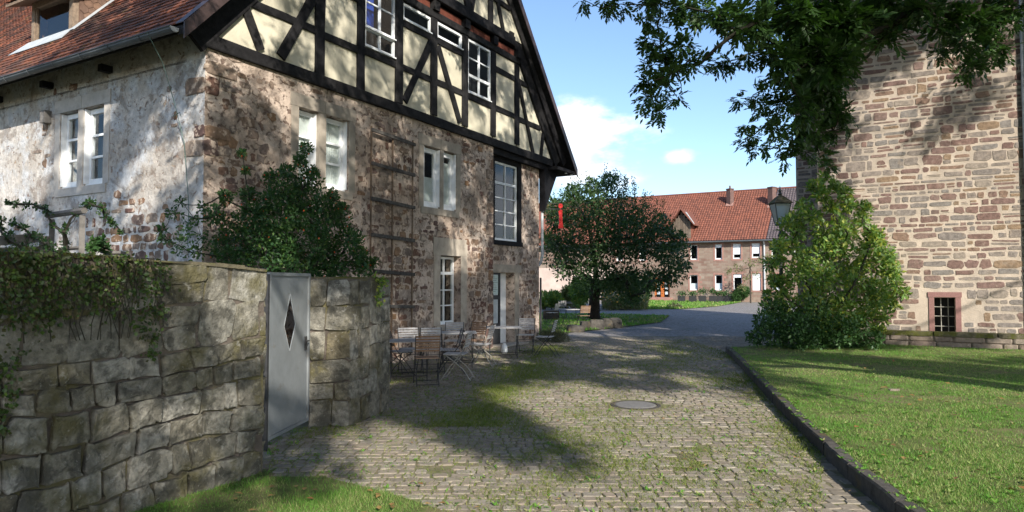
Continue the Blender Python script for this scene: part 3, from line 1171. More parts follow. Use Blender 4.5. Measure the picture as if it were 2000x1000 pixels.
def cover_G(g, z):
    n = vnoise(g, z, 0.6, 12.0) + 0.4 * vnoise(g, z, 1.7, 4.0)
    c = -0.05 + 0.75 * n
    c += 0.8 * max(0, 1 - math.hypot((g - 1.9) / 1.9, (z - 2.3) / 1.3)) + 0.3 * max(0, 1 - z / 3.0)
    c += 0.2 * max(0, 1 - g / 0.8)
    return min(0.95, max(0.02, c))


fs = rubble(FP, NF, 0.12, QU - 0.25, 0.1, 5.45, [keep(OW1), keep(OW2), keep(OW4, 0.18)], cover_F, 0, 0.0, eu=HF)
fs += rubble(FP, NF, QU + 0.02, WALL_END - 0.1, 0.05, 5.3, [keep(OW3, 0.06), keep(ODR, 0.22)], cover_F, 0, REC, eu=HF)
gs = rubble(GP, NG, 0.35, 7.2, 0.8, 5.4, [keep(OG, 0.2)], cover_G, 0, 0.0, eu=-HG)
# corner quoins, alternating long and short
qs = []
for corner, Pf, eu, nn, uu, s in (('a', FP, HF, NF, 0.0, 1), ('b', GP, -HG, NG, 0.0, 1)):
    z = 0.0
    k = 0 if corner == 'a' else 1
    rr = np.random.default_rng(5)
    while z < 5.3:
        h = rr.uniform(0.2, 0.34)
        L_ = 0.55 if k % 2 == 0 else 0.28
        L_ *= rr.uniform(0.8, 1.15)
        skip = (rr.random() < (0.35 if corner == 'a' else 0.65)) or (2.6 + 0 < z < 2.9)
        if not skip:
            V, F = stone_geom(L_, h - 0.03, 0.02, n=9, jit=0.05, sq=0.35)
            P = Pf(L_ / 2 - 0.01, z + h / 2, 0.0)
            qs.append((P, place(V, P, eu, UP, nn), F))
        z += h
        k += 1
for z in np.arange(0, 5.1, 0.3):
    L_ = rng.uniform(0.22, 0.4)
    V, F = stone_geom(L_, 0.27, 0.018, n=9, jit=0.05, sq=0.35)
    P = FP(QU - L_ / 2, z + 0.15, 0)
    qs.append((P, place(V, P, HF, UP, NF), F))
allst = [(np.linalg.norm(P - CAMP), V, F, 0) for P, V, F in gs + fs] + [(0.0, V, F, 1) for P, V, F in qs]
allst.sort(key=lambda t: t[0])
rest = MB()
for i, (d, V, F, q) in enumerate(allst):
    if i < 298:
        mb = MB()
        mb.add(V, F, 0.0)
        mb.build('quoin' if q else 'stone', M['stone_house'], house)
    else:
        rest.add(V, F, rng.random())
rest.build('stonework', M['stone_house'], house, kind='stuff')


# ---- stone window surrounds and windows
def surround(Pfn, o, mull, off, name='window_surround', m=0.18, lint=0.24, sill=0.16, proud=0.012, mat='surround'):
    a, b, c, d = o
    mb = MB()
    eu = Pfn(1, 0, 0) - Pfn(0, 0, 0)
    nn = Pfn(0, 0, 1) - Pfn(0, 0, 0)

    def bx(u0, u1, z0, z1, dd=0.2):
        mb.box(Pfn(u0, z0, off + proud - dd), eu * (u1 - u0), UP * (z1 - z0), nn * dd)
    bx(a - m, a - 0.002, c - 0.002, d + 0.001, proud + 0.03)
    bx(b + 0.002, b + m, c - 0.002, d + 0.001, proud + 0.03)
    mid = (a + b) / 2
    mb.box(Pfn(a - m - 0.02, d + 0.004, off + proud + 0.004 - 0.04), eu * (mid - a + m + 0.015), UP * lint, nn * 0.04)
    mb.box(Pfn(mid + 0.005, d + 0.004, off + proud + 0.004 - 0.04), eu * (b - mid + m + 0.015), UP * lint, nn * 0.04)
    mb.box(Pfn(a - m * 0.6, c - sill, off + proud + 0.01 - 0.05), eu * (b - a + m * 1.2), UP * (sill - 0.004), nn * 0.05)
    return mb, bx


def casement(Pfn, u0, u1, z0, z1, off, parent, cols=1, rows=3, fr=0.055, glaz=0.022, transoms=(), curtain=None, rows_list=None, wname='window', lining=0.0, ctop=1.0):
    """a window frame (part) with mullions, and a glass pane (sub-part) for each light"""
    eu = Pfn(1, 0, 0) - Pfn(0, 0, 0)
    nn = Pfn(0, 0, 1) - Pfn(0, 0, 0)
    mb = MB()

    def bx(a, b, c, d, o0, t):
        mb.box(Pfn(a, c, off + o0), eu * (b - a), UP * (d - c), nn * t)
    bx(u0, u0 + fr, z0, z1, -0.06, 0.06)
    bx(u1 - fr, u1, z0, z1, -0.06, 0.06)
    bx(u0 + fr, u1 - fr, z0, z0 + fr, -0.06, 0.06)
    bx(u0 + fr, u1 - fr, z1 - fr, z1, -0.06, 0.06)
    bx(u0 - 0.0, u1 + 0.0, z0 - 0.03, z0 - 0.001, -0.02, 0.07)
    zs = [z0 + fr] + sorted(transoms) + [z1 - fr]
    panes = []
    rl = rows_list or [rows] * (len(zs) - 1)
    for ti, (za, zb) in enumerate(zip(zs, zs[1:])):
        if ti > 0:
            bx(u0 + fr, u1 - fr, za - 0.035, za + 0.035, -0.055, 0.058)
            za += 0.035
        if ti < len(zs) - 2:
            zb -= 0.035
        for i in range(1, cols):
            uu = u0 + fr + (u1 - u0 - 2 * fr) * i / cols
            bx(uu - glaz, uu + glaz, za + 0.001, zb - 0.001, -0.045, 0.045)
        for j in range(1, rl[ti]):
            zz = za + (zb - za) * j / rl[ti]
            bx(u0 + fr + 0.001, u1 - fr - 0.001, zz - glaz * 0.7, zz + glaz * 0.7, -0.04, 0.037)
        for i in range(cols):
            for j in range(rl[ti]):
                ua = u0 + fr + (u1 - u0 - 2 * fr) * i / cols
                ub = u0 + fr + (u1 - u0 - 2 * fr) * (i + 1) / cols
                zaa = za + (zb - za) * j / rl[ti]
                zbb = za + (zb - za) * (j + 1) / rl[ti]
                panes.append((ua, ub, zaa, zbb))
    if lining:
        mb.box(Pfn(u1 - 0.022, z0, off + 0.001), eu * 0.02, UP * (z1 - z0), nn * lining)
        mb.box(Pfn(u0 + 0.002, z0, off + 0.001), eu * 0.02, UP * (z1 - z0), nn * lining)
    w = mb.build(wname, M['white'], parent)
    for ua, ub, za, zb in panes:
        p = MB()
        p.box(Pfn(ua + 0.002, za + 0.002, off - 0.032), eu * (ub - ua - 0.004), UP * (zb - za - 0.004), nn * 0.004)
        p.build('pane', M['glass'], w)
    if curtain:
        c = MB()
        nseg = 14
        for i in range(nseg):
            a = u0 + fr + (u1 - u0 - 2 * fr) * i / nseg
            b = u0 + fr + (u1 - u0 - 2 * fr) * (i + 1) / nseg
            oa, ob = (-0.062 - 0.012 * (i % 2)), (-0.062 - 0.012 * ((i + 1) % 2))
            c.quad(Pfn(a, z0 + fr, off + oa), Pfn(b, z0 + fr, off + ob), Pfn(b, z0 + (z1 - z0 - fr) * ctop, off + ob), Pfn(a, z0 + (z1 - z0 - fr) * ctop, off + oa))
        c.build('curtain', M[curtain], w)
    return w


# twin window, first on the front
mb, bx = surround(FP, OW1, None, 0.0)
bx(2.44, 2.62, 3.56, 4.985, 0.22)
mb.build('window_surround', M['surround'], house)
casement(FP, 1.95, 2.435, 3.60, 4.97, -0.13, house, 1, 3, fr=0.075, glaz=0.028, curtain='curtain', lining=0.07)
casement(FP, 2.625, 3.23, 3.60, 4.97, -0.13, house, 1, 3, fr=0.085, glaz=0.028, curtain='curtain', lining=0.10)
mb, bx = surround(FP, OW2, None, 0.0)
bx(6.33, 6.47, 3.51, 4.935, 0.16)
mb.build('window_surround', M['surround'], house)
casement(FP, 5.70, 6.325, 3.55, 4.92, -0.10, house, 1, 1, fr=0.11, curtain='curtain', lining=0.095, ctop=0.55)
casement(FP, 6.475, 7.00, 3.55, 4.92, -0.10, house, 1, 1, fr=0.11, curtain='curtain', lining=0.095, ctop=0.9)
mb, bx = surround(GP, OG, None, 0.0)
bx(3.50, 3.68, 3.53, 4.975, 0.16)
mb.build('window_surround', M['pale_surround'], house)
casement(GP, 2.84, 3.495, 3.57, 4.96, -0.10, house, 1, 3, fr=0.09, glaz=0.03, curtain=None, lining=0.09)
casement(GP, 3.685, 4.30, 3.57, 4.96, -0.10, house, 1, 3, fr=0.09, glaz=0.03, curtain=None, lining=0.09)
# tall ground floor window in a deep reveal
mb, bx = surround(FP, OW4, None, 0.0, m=0.26, lint=0.42, sill=0.12)
mb.build('window_surround', M['surround'], house)
casement(FP, 6.37, 7.21, 0.75, 2.385, -0.20, house, 2, 3, transoms=(1.98,), rows_list=[3, 1], fr=0.06)
# long stair window in a black frame
mb = MB()
a, b, c, d = OW3


def tb(mb, u0, u1, z0, z1, off, th):
    mb.box(FP(u0, z0, off), HF * (u1 - u0), UP * (z1 - z0), NF * th)


tb(mb, a, 9.13, c + 0.13, d, REC - 0.06, 0.09)
tb(mb, 10.44, b, c + 0.13, d, REC - 0.06, 0.09)
tb(mb, a - 0.03, b + 0.05, c, c + 0.13, REC - 0.06, 0.11)
tb(mb, 9.13, 10.44, 5.14, d, REC - 0.06, 0.085)
mb.build('window_surround', M['timber'], house, label='black timber frame round the tall stair window')
casement(FP, 9.135, 10.435, 2.935, 5.135, REC - 0.03, house, 2, 4, transoms=(4.55,), rows_list=[4, 1], fr=0.06)

# doorway: stone frame, dark door with notice panel, pale inner leaf
mb = MB()
tb(mb, 8.86, 10.62, 2.035, 2.26, REC - 0.03, 0.06)
tb(mb, 10.262, 10.50, 0.0, 2.03, REC - 0.03, 0.05)
tb(mb, 8.86, 9.018, 0.0, 2.03, REC - 0.03, 0.05)
mb.build('door_surround', M['surround'], house)
mb = MB()
tb(mb, 9.03, 9.075, 0.05, 2.02, REC - 0.10, 0.05)
tb(mb, 9.50, 9.555, 0.05, 2.02, REC - 0.10, 0.05)
tb(mb, 9.075, 9.50, 0.05, 0.62, REC - 0.09, 0.03)
tb(mb, 9.075, 9.50, 1.28, 1.40, REC - 0.09, 0.03)
tb(mb, 9.075, 9.50, 1.97, 2.02, REC - 0.10, 0.05)
door = mb.build('door', M['iron'], house, label='dark narrow door leaf with notices behind glass')
mb = MB()
tb(mb, 9.08, 9.495, 0.63, 1.27, REC - 0.075, 0.006)
mb.build('pane', M['glass'], door)
mb = MB()
tb(mb, 9.11, 9.47, 1.42, 1.955, REC - 0.085, 0.01)
M['notice'] = varied('notice_paper', [(0.50, 0.60, 0.58)], 0.5, 8, (0.9, 1.05), 10, 0)
M['ink'] = varied('notice_ink', [(0.14, 0.18, 0.18)], 0.7, 8, (0.9, 1.1), 10, 0)
ntc = mb.build('notice', M['notice'], door)
mb = MB()
for k in range(9):
    z = 1.90 - k * 0.05
    mb.box(FP(9.15 + (k % 2) * 0.03, z, REC - 0.074), HF * rng.uniform(0.14, 0.27), UP * 0.012, NF * 0.002)
mb.build('print', M['ink'], door)
mb = MB()
mb.box(FP(9.56, 0.02, REC - 0.32), HF * 0.685, UP * 2.0, NF * 0.04)
mb.build('door', M['white'], house, label='pale inner door leaf')
mb = MB()
mb.box(FP(8.9, -0.02, REC - 0.1), HF * 1.5, NF * 0.5, UP * 0.06)
mb.build('door_step', M['surround'], house)

# ---- timber frame of the gable


def beam_uz(mb, u0, z0, u1, z1, w, off=0.0, th=0.05, seg=3, wob=0.008):
    """a beam lying in the front plane from (u0,z0) to (u1,z1)"""
    a = np.array([u0, z0])
    b = np.array([u1, z1])
    d = (b - a)
    L_ = np.linalg.norm(d)
    d = d / L_
    nrm = np.array([-d[1], d[0]])
    V = []
    seg = max(2, int(L_ / 0.5) + 1)
    for i in range(seg + 1):
        p = a + d * L_ * i / seg
        for s, o in ((-1, -0.02), (-1, th - 0.008), (-0.86, th), (0.86, th), (1, th - 0.008), (1, -0.02)):
            q = p + nrm * (s * w / 2 + rng.uniform(-wob, wob))
            V.append(FP(q[0], q[1], off + o))
    F = []
    for i in range(seg):
        for k in range(5):
            F.append((i * 6 + k, (i + 1) * 6 + k, (i + 1) * 6 + k + 1, i * 6 + k + 1))
    F.append(tuple(range(6)))
    F.append(tuple(seg * 6 + k for k in range(6))[::-1])
    mb.add(V, F, rng.random())


def timber(name, *segs, off=0.0, th=0.05):
    for s in segs:
        mb = MB()
        beam_uz(mb, *s, off=off, th=th)
        mb.build(name, M['timber'], house)


timber('sill_beam', (-0.02, 5.62, 12.2, 5.50, 0.22), th=0.07)
timber('sill_beam', (8.7, 5.36, 12.1, 5.34, 0.2), off=-0.12, th=0.10)
ROOFK = 1.13


def rafter_z(u):                  # underside of the dark gable rafters
    return min(5.62 + 1.19 * (u - 0.02), 8.03 - 1.2 * (u - 10.13))


posts = [(2.41, 0.24), (3.54, 0.22), (4.75, 0.25), (6.03, 0.25), (7.34, 0.25), (8.71, 0.25), (10.0, 0.25)]
PTOP = 8.02
for u, w in posts:
    timber('post', (u, 5.7, u, min(PTOP, rafter_z(u) + 0.3), w), off=0.004, th=0.052)
strA = [Fuz(474, 9), Fuz(507, 99)]
timber('brace', (*strA[0], *strA[1], 0.17), (*Fuz(613, -10), *Fuz(546, 112), 0.19), (*Fuz(840, 82), *Fuz(788, 198), 0.17),
       (*Fuz(853, 90), *Fuz(896, 240), 0.17), (*Fuz(1012, 165), *Fuz(1040, 304), 0.15), (*Fuz(1059, 262), *Fuz(1054, 309), 0.13), off=0.010, th=0.05)
rails = [(0.72, 2.29, 6.53), (2.53, 3.43, 6.5), (3.65, 4.62, 6.53), (4.88, 5.9, 6.53), (6.16, 7.21, 6.53), (7.47, 8.58, 6.51), (8.84, 9.87, 6.5), (10.13, 11.45, 6.46),
         (4.88, 5.9, 7.53), (6.16, 7.21, 7.53), (8.84, 9.87, 7.58), (10.13, 10.6, 7.57), (2.53, 3.43, 7.55), (1.7, 2.29, 7.55)]
for a, b, z in rails:
    timber('rail', (a, z, b, z - 0.005, 0.15), off=0.0, th=0.048)
# plate, beam ends with red boards between, next sill
timber('wall_plate', (2.0, 8.10, 10.1, 8.13, 0.16), off=0.0, th=0.07)
for u, w in posts:
    mb = MB()
    mb.box(FP(u - 0.11, 8.20, -0.02), HF * 0.22, UP * 0.22, NF * 0.15)
    mb.build('beam_end', M['timber'], house)
for (u, w), (u2, w2) in zip(posts, posts[1:]):
    mb = MB()
    mb.box(FP(u + 0.16, 8.22, -0.02), HF * (u2 - u - 0.32), UP * 0.17, NF * 0.045)
    mb.build('fill_board', M['redboard'], house)
mb = MB()
mb.box(FP(2.0, 8.19, -0.05), HF * 8.1, UP * 0.24, NF * 0.035)
mb.build('backing', M['timber'], house)
timber('sill_beam', (2.2, 8.56, 9.7, 8.58, 0.26), off=0.06, th=0.10)
# second storey
OFF2 = 0.10
for u in (3.6, 4.75, 6.03, 7.41, 8.42, 9.55):
    timber('post', (u, 8.68, u, min(11.2, rafter_z2 if False else 13.2 - 1.15 * abs(u - 6.38) - 0.75), 0.22), off=OFF2, th=0.05)
timber('rail', (3.7, 9.43, 4.65, 9.43, 0.14), (4.86, 9.43, 5.92, 9.43, 0.14), (6.14, 9.43, 7.3, 9.43, 0.14), (7.52, 9.43, 8.32, 9.43, 0.14), (8.52, 9.43, 9.45, 9.43, 0.14), off=OFF2)
timber('brace', (*Fuz(970, 2, OFF2), *Fuz(983, 68, OFF2), 0.13), (7.0, 9.4, 7.3, 8.7, 0.13), (7.75, 9.8, 7.5, 8.7, 0.13), off=OFF2 + 0.006)
mb = MB()
tri = [FP(1.9, 8.66, OFF2 - 0.005), FP(10.3, 8.66, OFF2 - 0.005), FP(6.38, 13.1, OFF2 - 0.005)]
mb.prism(tri, -NF * 0.05)
mb.build('plaster_panel', M['cream'], house)


# plaster fields between the timbers, each its own panel
def clip_roof(u0, u1, z0, z1):
    """polygon of the field cut by the rafters"""
    pts = [(u0, z0), (u1, z0), (u1, z1), (u0, z1)]
    for sgn in (0, 1):
        fn = (lambda p: 5.70 + 1.19 * (p[0] - 0.05) - p[1]) if sgn == 0 else (lambda p: 8.09 - 1.2 * (p[0] - 10.13) - p[1])
        out = []
        for i in range(len(pts)):
            a, b = pts[i], pts[(i + 1) % len(pts)]
            fa, fb = fn(a), fn(b)
            if fa >= 0:
                out.append(a)
            if fa * fb < 0:
                t = fa / (fa - fb)
                out.append((a[0] + (b[0] - a[0]) * t, a[1] + (b[1] - a[1]) * t))
        pts = out
        if len(pts) < 3:
            return []
    return pts


ucuts = [0.0] + [u for u, w in posts] + [12.2]
WUP = [(3.655, 4.615, 6.66, 8.0), (4.885, 5.93, 7.63, 8.0), (6.155, 7.22, 7.63, 8.0), (7.475, 8.585, 6.62, 8.0)]
for ua, ub in zip(ucuts, ucuts[1:]):
    for za, zb in ((5.60, 6.52), (6.52, 8.03)):
        holes = [w for w in WUP if w[0] > ua - 0.2 and w[1] < ub + 0.2 and w[2] < zb - 0.1 and w[3] > za + 0.1]
        zt = min([zb] + [h[2] - 0.02 for h in holes])
        if zt - za < 0.15:
            continue
        poly = clip_roof(ua + 0.03, ub - 0.03, za, zt)
        if len(poly) >= 3:
            mb = MB()
            mb.prism([FP(p[0], p[1], 0.0) for p in poly], NF * (0.008 + rng.uniform(0, 0.006)))
            mb.build('plaster_panel', M['cream'], house)
# upper windows
for (a, b, c, d), curt in zip(WUP, (None, None, None, None)):
    tall = d - c > 1
    if tall and a < 4:
        # the open one: frame, lower fixed lights, one leaf ajar
        casement(FP, a, b, c, 7.06, 0.02, house, 2, 1, fr=0.05)
        w = casement(FP, a, b, 7.062, d + 0.15, 0.02, house, 2, 2, fr=0.05)
        mb = MB()
        mb.box(FP(a + 0.08, 7.15, -0.14), HF * 0.36, UP * 0.95, NF * 0.01)
        mb.build('blind', M['blue_curtain'], w, label='blue blind behind the upper left panes')
    elif tall:
        casement(FP, a, b, c, d, 0.02, house, 2, 1, transoms=(7.07,), rows_list=[1, 2], fr=0.055, curtain=None)
    else:
        casement(FP, a, b, c, d, 0.02, house, 1, 1, fr=0.055)
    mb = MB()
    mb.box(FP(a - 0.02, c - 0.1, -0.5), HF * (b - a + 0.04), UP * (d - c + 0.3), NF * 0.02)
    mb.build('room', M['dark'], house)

# gable rafters (dark bands under the roof)
timber('rafter', (-0.25, 5.55, 6.38, 13.2, 0.42), (10.45, 8.06, 12.55, 5.54, 0.42), (6.38, 12.9, 10.45, 8.06, 0.42), off=0.02, th=0.06)
timber('rafter', (10.85, 8.15, 12.95, 5.60, 0.40), (6.38, 13.3, 10.85, 8.15, 0.40), off=0.10, th=0.06)

# ---- roof
ZE, UE = 5.62, -0.6
UA = 6.38
ZA = ZE + 1.11 * (UA - UE)
UR, ZR = 13.37, 5.42


def roof_pt(u, g, side=0):
    z = ZE + 1.11 * (u - UE) if side == 0 else ZA + (ZR - ZA) / (UR - UA) * (u - UA)
    return C0 + HF * u + HG * g + UP * z


GV = -0.34                      # verge stands 0.34 m proud of the front
GB = 24.0
mb = MB()
th = UP * -0.13
mb.prism([roof_pt(UE, GV), roof_pt(UA, GV), roof_pt(UA, GB), roof_pt(UE, GB)], th)
mb.prism([roof_pt(UR, GV, 1), roof_pt(UA, GV, 1), roof_pt(UA, GB, 1), roof_pt(UR, GB, 1)], th)
roof = mb.build('roof', M['timber'], house)
# verge boards
mb = MB()
for s, (ua, ub) in enumerate(((UE - 0.03, UA), (UR + 0.03, UA))):
    a = roof_pt(ua, GV - 0.02, s)
    b = roof_pt(ub, GV - 0.02, s)
    mb.prism([a + UP * 0.06, b + UP * 0.06, b - UP * 0.19, a - UP * 0.19], NF * 0.02)
    mb.prism([a + UP * 0.065, b + UP * 0.065, b + UP * 0.065 - NF * 0.2, a + UP * 0.065 - NF * 0.2], UP * 0.015)
mb.build('verge_board', M['verge'], roof)
# right eaves: closed soffit box, spot lamps, knee bracket
mb = MB()
mb.box(C0 + HF * 12.0 + HG * GV + UP * 5.26, HF * (UR - 12.0 + 0.05), HG * 12.0, UP * 0.10)
mb.build('soffit', M['timber'], house)
mb = MB()
mb.prism([FP(11.80, 5.30, 0.0), FP(12.75, 5.30, 0.0), FP(12.55, 5.05, 0), FP(11.80, 3.95, 0.0)], -NF * 0.2)
mb.build('bracket', M['timber'], house)
mb = MB()
mb.prism([FP(11.80, 5.30, -2.0), FP(12.75, 5.30, -2.0), FP(11.80, 4.15, -2.0)], -NF * 0.2)
mb.build('bracket', M['timber'], house)
for u in (12.75, 13.15):
    mb = MB()
    mb.lathe(FP(u, 5.225, 0.26), [(0.035, 0), (0.04, 0.01), (0.04, 0.03)], 10)
    mb.build('spot_lamp', M['white'], house)
# corner post of the upper storey on the right end
mb = MB()
mb.box(FP(11.9, 5.4, -9), HF * 0.2, UP * 0.3, NF * 9)
mb.build('sill_beam', M['timber'], house)

# ---- tiles on the eaves side
SLD = (HF + UP * 1.11)
SLD = SLD / np.linalg.norm(SLD)
SLN = np.cross(HG, SLD)
if SLN[2] < 0:
    SLN = -SLN
tile_w, tile_e = 0.175, 0.165


def tile_shape():
    """beaver tail tile in local x (along eaves), y (up the slope), z (normal)"""
    w, h, t = tile_w - 0.006, 0.24, 0.014
    out = [(-w / 2, h), (-w / 2, 0.035), (-w * 0.3, 0.008), (0, 0), (w * 0.3, 0.008), (w / 2, 0.035), (w / 2, h)]
    lift = lambda y: 0.028 * (1 - y / h)
    V = [(x, y, lift(y) + t) for x, y in out] + [(x, y, lift(y) - 0.004) for x, y in out]
    n = len(out)
    F = [tuple(range(n))] + [(i, n + i, n + i + 1, i + 1) for i in range(n - 1)]
    return np.array(V), F


TV, TF = tile_shape()
tme = bpy.data.meshes.new('roof_tile')
tme.from_pydata([tuple(v) for v in TV], [], TF)
tme.polygons.foreach_set('use_smooth', np.zeros(len(TF), bool))
tme.attributes.new('rnd', 'FLOAT', 'FACE')
tme.update()
tme.materials.append(M['tile'])
EX = -HG  # along the eaves, to the right
tl = []
Dg0, Dg1 = 5.02, 6.66
for r_ in range(int(10.3 / tile_e)):
    for c_ in range(int((GB - GV) / tile_w)):
        g = GV + 0.06 + (c_ + 0.5 * (r_ % 2)) * tile_w + 0.05
        s = 0.02 + r_ * tile_e
        P = roof_pt(UE, g) + SLD * s + SLN * 0.01
        if s > 9.8 or g < 0 and s < 0 or ((CAMP - P)[1] > -1):
            continue
        uu = UE + s * (SLD @ HF)
        if Dg0 - 0.05 < g < Dg1 + 0.05 and 0.5 < uu < 2.6:
            continue
        tl.append((np.linalg.norm(P - CAMP) + (5 if g > 7.5 else 0), P, g))
tl.sort(key=lambda t: t[0])
rest = MB()
for i, (d, P, g) in enumerate(tl):
    jx = rng.normal() * 0.012
    ex = EX * math.cos(jx) + SLD * math.sin(jx)
    ey = np.cross(SLN, ex)
    sag = 0.012 * vnoise(g, P[2], 1.2)
    Pn = P + SLN * (rng.uniform(0, 0.006) + sag)
    if i < 299:
        o = bpy.data.objects.new('roof_tile', tme)
        COL.objects.link(o)
        o.parent = roof
        mt = Matrix(((ex[0], ey[0], SLN[0], Pn[0] - C0[0]), (ex[1], ey[1], SLN[1], Pn[1] - C0[1]), (ex[2], ey[2], SLN[2], Pn[2] - C0[2]), (0, 0, 0, 1)))
        o.matrix_local = mt
    else:
        rest.add(place(TV, Pn, ex, ey, SLN), TF, rng.random())
rest.build('roof_tiles', M['tile'], roof, kind='stuff')

# gutter along the eaves, hung on the house
gut = MB()
ns = 7
gv0, gv1 = -0.20, 23.8
gc = lambda g: C0 + HF * (UE - 0.07) + HG * g + UP * (ZE - 0.035)
V, F = [], []
for gi, g in enumerate(np.linspace(gv0, gv1, 14)):
    c = gc(g) + UP * 0.004 * math.sin(g * 2)
    for k in range(ns):
        a = math.pi * (k / (ns - 1)) + math.pi
        for rr in (0.075,):
            V.append(c + HF * math.cos(a) * rr + UP * math.sin(a) * rr)
for i in range(13):
    for k in range(ns - 1):
        F.append((i * ns + k, i * ns + k + 1, (i + 1) * ns + k + 1, (i + 1) * ns + k))
gut.add(V, F)
gut.tube([gc(gv0) + NG * 0.078, gc(gv1) + NG * 0.078], 0.011, 6)
gutter = gut.build('gutter', M['zinc'], house)
mb = MB()
V = [gc(gv0) - HG * 0.004 + HF * math.cos(a) * 0.078 + UP * math.sin(a) * 0.078 for a in np.linspace(math.pi, 2 * math.pi, 9)]
mb.add(V, [tuple(range(9))])
mb.build('end_cap', M['lead'], gutter)
for g in np.arange(0.6, 9, 0.85):
    mb = MB()
    mb.tube([gc(g) + HF * math.cos(a) * 0.082 + UP * math.sin(a) * 0.082 for a in np.linspace(math.pi, 2 * math.pi, 7)], 0.006, 4)
    mb.build('gutter_bracket', M['zinc'], gutter)
# rafter feet under the eaves
for g in np.arange(2.6, 10, 2.0):
    mb = MB()
    mb.box(C0 + HF * (-0.2) + HG * g + UP * 5.50, HF * 0.3, HG * 0.12, UP * 0.12)
    mb.build('rafter_foot', M['timber'], house)
# cable from the gutter down the side wall
mb = MB()
top = gc(0.35) + NG * 0.09
pts = [top, GP(0.42, 5.2, 0.45), GP(0.40, 4.6, 0.25), GP(0.36, 4.0, 0.10), GP(0.30, 3.0, 0.04), GP(0.33, 2.0, 0.03)]
fine = []
for a, b in zip(pts, pts[1:]):
    for t in (0, 0.33, 0.66):
        fine.append(a + (b - a) * t)
mb.tube(fine, 0.006, 5)
mb.tube([GP(0.36, 4.45, 0.22), GP(0.44, 4.40, 0.24), GP(0.34, 4.46, 0.2), GP(0.30, 4.38, 0.2)], 0.006, 4)
M['cable'] = varied('green_cable', [(0.10, 0.16, 0.14)], 0.6, 8, (0.8, 1.1), 10, 0)
mb.build('cable', M['cable'], house)
mb = MB()
mb.box(GP(4.65, 4.83, 0.0), HG * 0.16, NG * 0.13, UP * 0.24)
mb.build('wall_box', M['greywood'], house)

# ---- dormer
dz0, dz1 = 6.80, 7.66
du = 0.52
dorm = MB()


def DP(u, g, z):
    return C0 + HF * u + HG * g + UP * z


for g in (Dg0, Dg1 - 0.12):
    dorm.box(DP(du, g, dz0), HF * 0.12, HG * 0.12, UP * (dz1 - dz0))
dorm.box(DP(du, Dg0, dz1), HF * 0.14, HG * (Dg1 - Dg0), UP * 0.13)
dormer = dorm.build('dormer', M['oldwood'], roof)
mb = MB()
mb.box(DP(du + 0.02, Dg0 + 0.12, dz0 + 0.06), HF * 0.05, HG * 0.06, UP * (dz1 - dz0 - 0.06))
mb.box(DP(du + 0.02, Dg1 - 0.18, dz0 + 0.06), HF * 0.05, HG * 0.06, UP * (dz1 - dz0 - 0.06))
mb.box(DP(du + 0.02, Dg0 + 0.18, dz0 + 0.06), HF * 0.05, HG * (Dg1 - Dg0 - 0.36), UP * 0.06)
mb.build('dormer_sash', M['oldwood'], roof)
mb = MB()
mb.box(DP(du + 0.05, Dg0 + 0.18, dz0 + 0.12), HF * 0.006, HG * (Dg1 - Dg0 - 0.36), UP * (dz1 - dz0 - 0.12))
mb.build('dormer_pane', M['glass'], roof)
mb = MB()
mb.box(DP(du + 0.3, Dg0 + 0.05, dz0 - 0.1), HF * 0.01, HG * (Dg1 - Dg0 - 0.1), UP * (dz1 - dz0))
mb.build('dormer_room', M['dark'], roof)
# cheeks in slate scales
M['cheek'] = varied('cheek_slates', [(0.15, 0.09, 0.06), (0.20, 0.12, 0.08), (0.12, 0.075, 0.055)], 0.85, 12, (0.7, 1.2), 40, 0.4, 0.005)
for g, sgn in ((Dg0, -1), (Dg1, 1)):
    mb = MB()
    zt = lambda u: dz1 + 0.1 + 0.42 * (u - du)
    zr = lambda u: ZE + 1.11 * (u - UE)
    ue = (dz1 + 0.1 - 0.42 * du - ZE + 1.11 * UE) / (1.11 - 0.42)
    base = [DP(du + 0.121, g, zr(du + 0.12)), DP(ue, g, zr(ue)), DP(du + 0.121, g, zt(du + 0.12))]
    mb.prism(base, HG * 0.02 * sgn)
    zz = dz0 - 0.05
    k = 0
    while zz < 9.2:
        u = du + 0.12 + (k % 2) * 0.09
        while u < ue:
            if zr(u + 0.02) - 0.03 < zz + 0.08 < zt(u + 0.1) - 0.06 and zz + 0.05 > zr(u + 0.1) - 0.1:
                sp = [(u, zz + 0.2), (u, zz + 0.06), (u + 0.085, zz), (u + 0.17, zz + 0.06), (u + 0.17, zz + 0.2)]
                P = [DP(a, g + sgn * (0.036 if b < zz + 0.1 else 0.024), min(b, zt(a) - 0.01)) for a, b in sp]
                mb.add(P + [p - HG * sgn * 0.012 for p in P], [tuple(range(5)), (0, 1, 6, 5), (1, 2, 7, 6), (2, 3, 8, 7), (3, 4, 9, 8)], rng.random())
            u += 0.18
        zz += 0.14
        k += 1
    mb.build('dormer_cheek', M['cheek'], roof)
